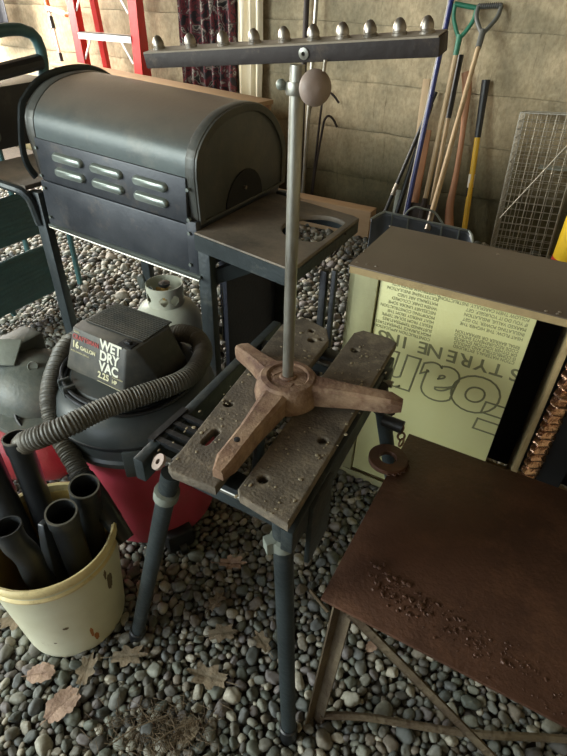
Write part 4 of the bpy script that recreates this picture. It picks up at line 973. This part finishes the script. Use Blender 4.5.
# green handled shovel
a, c = leanto(466,6,3.96,424,205,3.72)
sh = thing('garden_shovel', c, 'shovel with green D-shaped handle and pale wooden shaft leaning on the wall', 'shovel')
tdir = (a-c).normalized(); base = dgrip(sh, a, tdir, Vector((1,.15,-.12)), .066, .17, 'dgreen', .013)
B().tube([base, c+tdir*.30], .0165, 14).build('shaft', K['wood'], sh)
bl_ = [(-.10,.0),(-.10,-.14),(-.075,-.24),(0,-.30),(.075,-.24),(.10,-.14),(.10,.0)]
M_, L = fr(c, c+tdir); Mx = Matrix.Translation(c+tdir*.30) @ M_.to_3x3().to_4x4() @ Matrix(((1,0,0,0),(0,0,1,0),(0,1,0,0),(0,0,0,1)))
B().plate(bl_, [], .003, Mx).tube([c+tdir*.20, c+tdir*.34], [.024,.020], 12).build('blade', K['iron'], sh)
# black grip tool
a, c = leanto(461,55,3.97,431,205,3.75)
gt = thing('hoe', c, 'hoe with black grip and wooden shaft leaning between the shovels', 'hoe'); tdir = (c-a)
B().tube([a, a+tdir*.30], [.019,.018], 14).build('grip', K['black'], gt); B().tube([a+tdir*.29, c], .0135, 12).build('shaft', K['wood'], gt)
B().box((c.x-.08,c.y-.10,.02),(c.x+.08,c.y-.01,.035), bev=.003).build('blade', K['iron'], gt)
# bare axe handle, swelling at the foot
pts = [P(466,72,y=3.98),P(467,90,y=3.96),P(463,130,y=3.93),P(456,175,y=3.88),P(450,205,y=3.84),P(449,226,y=3.80)]
pts = spline(pts, .03); ks = len(pts)
rad = [ (.030 if i/ks < .08 else (.030-.012*min(1,(i/ks-.08)/.25)) if i/ks < .6 else .018+.016*((i/ks-.6)/.4)) for i in range(ks)]
ah = B().tube(pts, rad, 14, flat=.55, side=(1,0,0)); ah.tube([pts[-1], pts[-1]+(pts[-1]-pts[-3])*2.2], [rad[-1],.030], 14, flat=.55, side=(1,0,0))
tag(ah.build('axe_handle', K['wood_red'], loc=pts[-1]), 'curved bare wooden axe handle leaning between snow shovel and yellow sledgehammer', 'axe handle')
# sledge
a, c = leanto(486,80,3.98,465,222,3.80)
sd = thing('sledgehammer', c, 'sledgehammer with yellow handle and long black grip standing on its head', 'hammer'); tdir = c-a
B().tube([a, a+tdir*.31], [.026,.021], 14, flat=.8).build('grip', K['black'], sd); B().tube([a+tdir*.305, c+Vector((0,0,.04))], .0185, 14, flat=.8).build('handle', K['yellow'], sd)
lb = B().tube([a+tdir*.52, a+tdir*.60], .0215, 14, flat=.8).build('white_label', K['white'], sd); B().tube([a+tdir*.60, a+tdir*.655], .0218, 14, flat=.8).build('black_label', K['inner'], sd)
B().tube([(c.x-.08,c.y-.01,.055),(c.x-.055,c.y-.01,.055),(c.x+.055,c.y,.055),(c.x+.08,c.y,.055)], [.028,.034,.034,.028], 8).build('head', K['iron'], sd, smooth=20)
# snow shovel in front
top = P(490,6,y=3.97); scx, scy, scz = P(429,222,y=3.05).x, 3.05, P(429,222,y=3.05).z
ss = thing('snow_shovel', (scx,2.98,0), 'snow shovel with grey D-handle, wooden shaft and wide dark ribbed scoop behind the cabinet', 'snow shovel')
bot = Vector((scx,scy,scz-.03)); tdir = (top-bot).normalized(); base = dgrip(ss, top, tdir, Vector((1,.1,.06)), .066, .18, 'gripgrey', .013)
b = B()
for k in range(11): 
    u = -.06+.012*k; q = top+Vector((1,.1,.06)).normalized()*u; b.ball(q+Vector((0,-.010,.004)), .007, (.5,1,2.2), 8, 6)
b.build('grip_ribs', K['black'], ss)
B().tube([base, bot+tdir*.03], [.014,.0155], 14).build('shaft', K['wood'], ss)
B().tube([bot+tdir*.10, bot-tdir*.02], .0175, 12).build('shaft_socket', K['chrome'], ss)
# scoop: curved sheet with side flanges and ribs
ps_l, ps_r = P(377,210,y=3.05), P(478,233,y=3.05)
b = B(); nx, nz = 24, 14; vs = []
for k in range(nz+1):
    f = k/nz; z = ps_l.z*(1-f)+.03*f
    for j in range(nx+1):
        g_ = j/nx; x = ps_l.x+(ps_r.x-ps_l.x)*g_; zt2 = (ps_l.z+(ps_r.z-ps_l.z)*g_)*(1-f)+.025*f
        edge = max(0, abs(g_-.5)*2-.86)/.14
        y = 3.05 + .06*math.sin(f*PI) - .14*f - .09*edge**1.5 + (.0)
        zz_ = zt2 - .03*edge*(1-f) 
        vs.append((x, y, zz_))
b.add(vs, [(k*(nx+1)+j,k*(nx+1)+j+1,(k+1)*(nx+1)+j+1,(k+1)*(nx+1)+j) for k in range(nz) for j in range(nx)])
o = b.build('scoop', K['scoop'], ss, smooth=60, recalc=False); md = o.modifiers.new('s','SOLIDIFY'); md.thickness = .005
lip = [Vector(vs[j]) for j in range(nx+1)]; B().tube(lip, .007, 8).build('scoop_lip', K['louvre'], o)
b = B()
for j in (4,8,16,20):
    b.tube([Vector(vs[k*(nx+1)+j])+Vector((0,-.006,0)) for k in range(nz+1)], .005, 6)
b.build('scoop_rib', K['louvre'], o)
arc = [P(402,222,y=3.06),P(407,212,y=3.07),P(415,207,y=3.08),P(424,209,y=3.08)]; arc2 = [P(424,209,y=3.08),P(434,212,y=3.08),P(441,221,y=3.07),P(447,231,y=3.06)]
B().tube(spline(arc+arc2[1:],.01), .006, 8).build('bow_bracket', K['louvre'], ss)
# stakes and black poles
def board(name, px, py, yt, px2, py2, yb_, w_, th, mt, lab, cat, ext=True):
    a, c = leanto(px,py,yt,px2,py2,yb_,ext); d = (a-c).normalized(); s = Vector((1,0,0)); s = (s-d*s.dot(d)).normalized(); n_ = d.cross(s)
    M_ = Matrix((s,n_,d)).transposed().to_4x4(); M_.translation = c
    return tag(B().box((-w_/2,-th/2,0),(w_/2,th/2,(a-c).length), M_, bev=.002).build(name, mt, loc=c), lab, cat)
board('wooden_stake', 427, 79, 3.99, 412, 190, 3.86, .048, .02, K['wood'], 'pale wooden stake with square top leaning left of the blue pole', 'stake')
board('wooden_board', 426, 130, 3.93, 409, 225, 3.72, .075, .02, K['wood_red'], 'short reddish board leaning just left of the blue pole foot', 'board')
a, c = leanto(436,92,3.97,388,205,3.72)
lp_ = thing('digging_bar', c, 'black bar with a silver joint leaning at the left end of the tool row', 'bar'); B().tube([a, c], .014, 12).build('shaft', K['black'], lp_); B().tube([a.lerp(c,.60),a.lerp(c,.68)], .0165, 12).build('silver_joint', K['chrome'], lp_)
a, c = leanto(431,104,3.95,396,215,3.74); straight('black_pole', a, c, .018, K['black'], 'thick black pole leaning just right of the bar with silver joint', 'pole')
a, c = leanto(398,178,3.84,391,215,3.70)
board('flat_file', 400, 190, 3.90, 394, 222, 3.80, .05, .012, K['louvre'], 'short grey metal strip low behind the black poles', 'metal strip')

# wire cage
wc = thing('wire_cage', (-.20,3.78,0), 'galvanised wire mesh cage standing on end at the right of the wall', 'cage')
cz_ = .02; W_, D_, H_ = .36, .24, .93
Mc = Matrix.Translation((-.375,3.66,cz_)) @ Matrix.Rotation(-.06,4,'Y') @ Matrix.Rotation(-.10,4,'X')
def grid_side(o0, u, v, nu, nv, name):
    b = B(); r = .0021; o0, u, v = Vector(o0), Vector(u), Vector(v)
    for i in range(nu+1): b.tube([o0+u*i/nu, o0+u*i/nu+v], r, 4, cap=False, M=Mc)
    for j in range(nv+1): b.tube([o0+v*j/nv, o0+v*j/nv+u], r, 4, cap=False, M=Mc)
    return tag(b.build(name, K['wire'], wc, smooth=0), kind=None)
grid_side((0,0,0),(W_,0,0),(0,0,H_),7,20,'front_mesh'); grid_side((0,D_,0),(W_,0,0),(0,0,H_),7,20,'back_mesh')
grid_side((0,0,0),(0,D_,0),(0,0,H_),5,20,'side_mesh'); grid_side((W_,0,0),(0,D_,0),(0,0,H_),5,20,'side_mesh'); grid_side((0,0,H_),(W_,0,0),(0,D_,0),7,5,'end_mesh')
b = B()
for x in (0,W_):
    for y in (0,D_): b.tube([(x,y,0),(x,y,H_)], .004, 6, M=Mc)
for z in (0,H_):
    b.tube([(0,0,z),(W_,0,z),(W_,D_,z),(0,D_,z),(0,0,z)], .004, 6, M=Mc)
b.build('edge_wire', K['wire'], wc)
B().tube([P(567,146,y=3.62), P(500,218,y=3.60)], .004, 6).build('trigger_rod', K['wire'], wc)
B().box((.17,.05,.62),(.34,.19,.628), Mc @ Matrix.Rotation(0,4,'X')).build('bait_plate', K['bracket'], wc)

# yellow jug at right edge
jx, jy = .075, 3.30; 
jx = .115
jg = thing('yellow_jug', (jx,jy,0), 'yellow plastic jug with red base band standing at the right edge by the cage', 'jug')
B().lathe([(0,.02),(.10,.02),(.108,.03),(.108,.52),(.098,.57),(.05,.62),(.035,.63),(.035,.66),(0,.66)], Matrix.Translation((jx,jy,0)), 32).build('body', K['yellowjug'], jg, smooth=50)
B().lathe([(.109,.20),(.1095,.20),(.1095,.30),(.109,.30)], Matrix.Translation((jx,jy,0)), 32, close=True).build('red_label', K['redlabel'], jg, smooth=50)
B().lathe([(.036,.64),(.040,.645),(.040,.67),(0,.675)], Matrix.Translation((jx,jy,0)), 20).build('cap', K['redlabel'], jg, smooth=50)

# ------------------------------------------------------------------ leaves and twigs on the gravel
def leaf_mesh(seed, lobes):
    r = random.Random(seed); b = B(); out = []; n = 44
    for i in range(n):
        t = 2*PI*i/n; base_ = (1.0+.05*math.cos(9*t)) if lobes == 0 else (.80+.20*math.cos((lobes+2)*t)*(1 if abs(t-PI) > .5 else .3))
        w_ = .72 if lobes == 0 else .56
        out.append((math.cos(t)*base_*(1+.06*r.uniform(-1,1)), math.sin(t)*base_*w_*(1+.1*r.uniform(-1,1))))
    rings = [1,.7,.4,.12]; vs = []; k1, k2, k3 = r.uniform(.15,.4), r.uniform(-.3,.3), r.random()*9
    for s in rings:
        for x, y in out:
            X, Y = x*s, y*s; vs.append((X, Y, .25+k1*Y*Y*1.2+k2*X*X*.6+.10*noise.noise(Vector((X*2,Y*2,k3)))-.12*math.exp(-(Y/.05)**2)*.5))
    vs.append((0,0,.2))
    fs = [(a*n+j,a*n+(j+1)%n,(a+1)*n+(j+1)%n,(a+1)*n+j) for a in range(3) for j in range(n)] + [(3*n+j,3*n+(j+1)%n,4*n) for j in range(n)]
    b.add(vs, fs); b.tube([(-1.35,0,.25),(-.9,0,.22),(.8,0,.24)], [.03,.028,.01], 5)
    return b
leaves = [(62,703,.046,0,.9,'leaf2','broad pinkish dry leaf lying flat at the bottom left'),
 (40,672,.036,0,.2,'leaf2','small curled brown leaf above the broad pinkish leaf'),
 (18,618,.060,5,.4,'leaf','lobed tan leaf on the gravel left of the bucket foot'),
 (86,668,.048,5,1.5,'leaf','lobed grey green leaf just below the bucket'),
 (128,655,.055,5,.1,'leaf','tattered brown leaf right of the bucket foot'),
 (216,600,.040,5,1.0,'leaf','tan lobed leaf between the bench legs, upper one'),
 (222,632,.050,5,.2,'leaf','large tan leaf in the middle of the gravel between the bench legs'),
 (262,640,.040,5,2.2,'leaf','crumpled leaf touching the near bench leg'),
 (208,676,.062,5,2.9,'leaf','long curled lobed leaf below the middle of the bench'),
 (232,562,.050,5,.0,'leaf2','pale leaf skeleton in the shade under the bench planks'),
 (186,730,.034,0,.7,'leaf','small dark leaf at the bottom edge left of the bench leg'),
 (372,645,.020,0,.7,'leaf2','narrow leaf sliver under the rusty table edge')]
for i, (px,py,s,lb,rot,mt_,lab) in enumerate(leaves):
    q = P(px,py,z=.036); b = leaf_mesh(i+3, lb); b.bm.transform(Matrix.Translation((q.x,q.y,.024)) @ Matrix.Rotation(rot+.5,4,'Z') @ Matrix.Diagonal((s,s,s*.6,1)))
    tag(b.build('dry_leaf', K[mt_], loc=(q.x,q.y,.024), smooth=60, recalc=False), lab, 'leaf')
for i, (p0, p1, p2, r_, lab) in enumerate((((110,745),(135,728),(168,715),.0016,'thin curved twig at the bottom edge of the gravel'),
   ((150,748),(165,735),(190,722),.0014,'short thin twig just right of the curved one'),
   ((310,590),(318,600),(328,612),.005,'splinter of wood beside the left corner of the steel plate'))):
    pts = [P(*p, z=.045) for p in (p0,p1,p2)]; tag(B().tube(spline(pts,.01), r_, 6).build('twig', K['twig'], loc=pts[1]), lab, 'twig')
t = B(); rr = random.Random(12)
for i in range(420):
    q = P(rr.gauss(155,28), rr.gauss(728,16), z=.03); a = rr.random()*6.28; l = rr.uniform(.006,.02)
    d = Vector((math.cos(a)*l, math.sin(a)*l, rr.uniform(-.004,.006))); t.tube([q-d, q+d*.2+Vector((0,0,.003)), q+d], .0008, 3, cap=False)
tag(t.build('dry_litter', K['twig'], loc=P(155,728,z=.03)), 'scatter of fine dry moss and grass on the gravel', 'plant litter', kind='stuff')
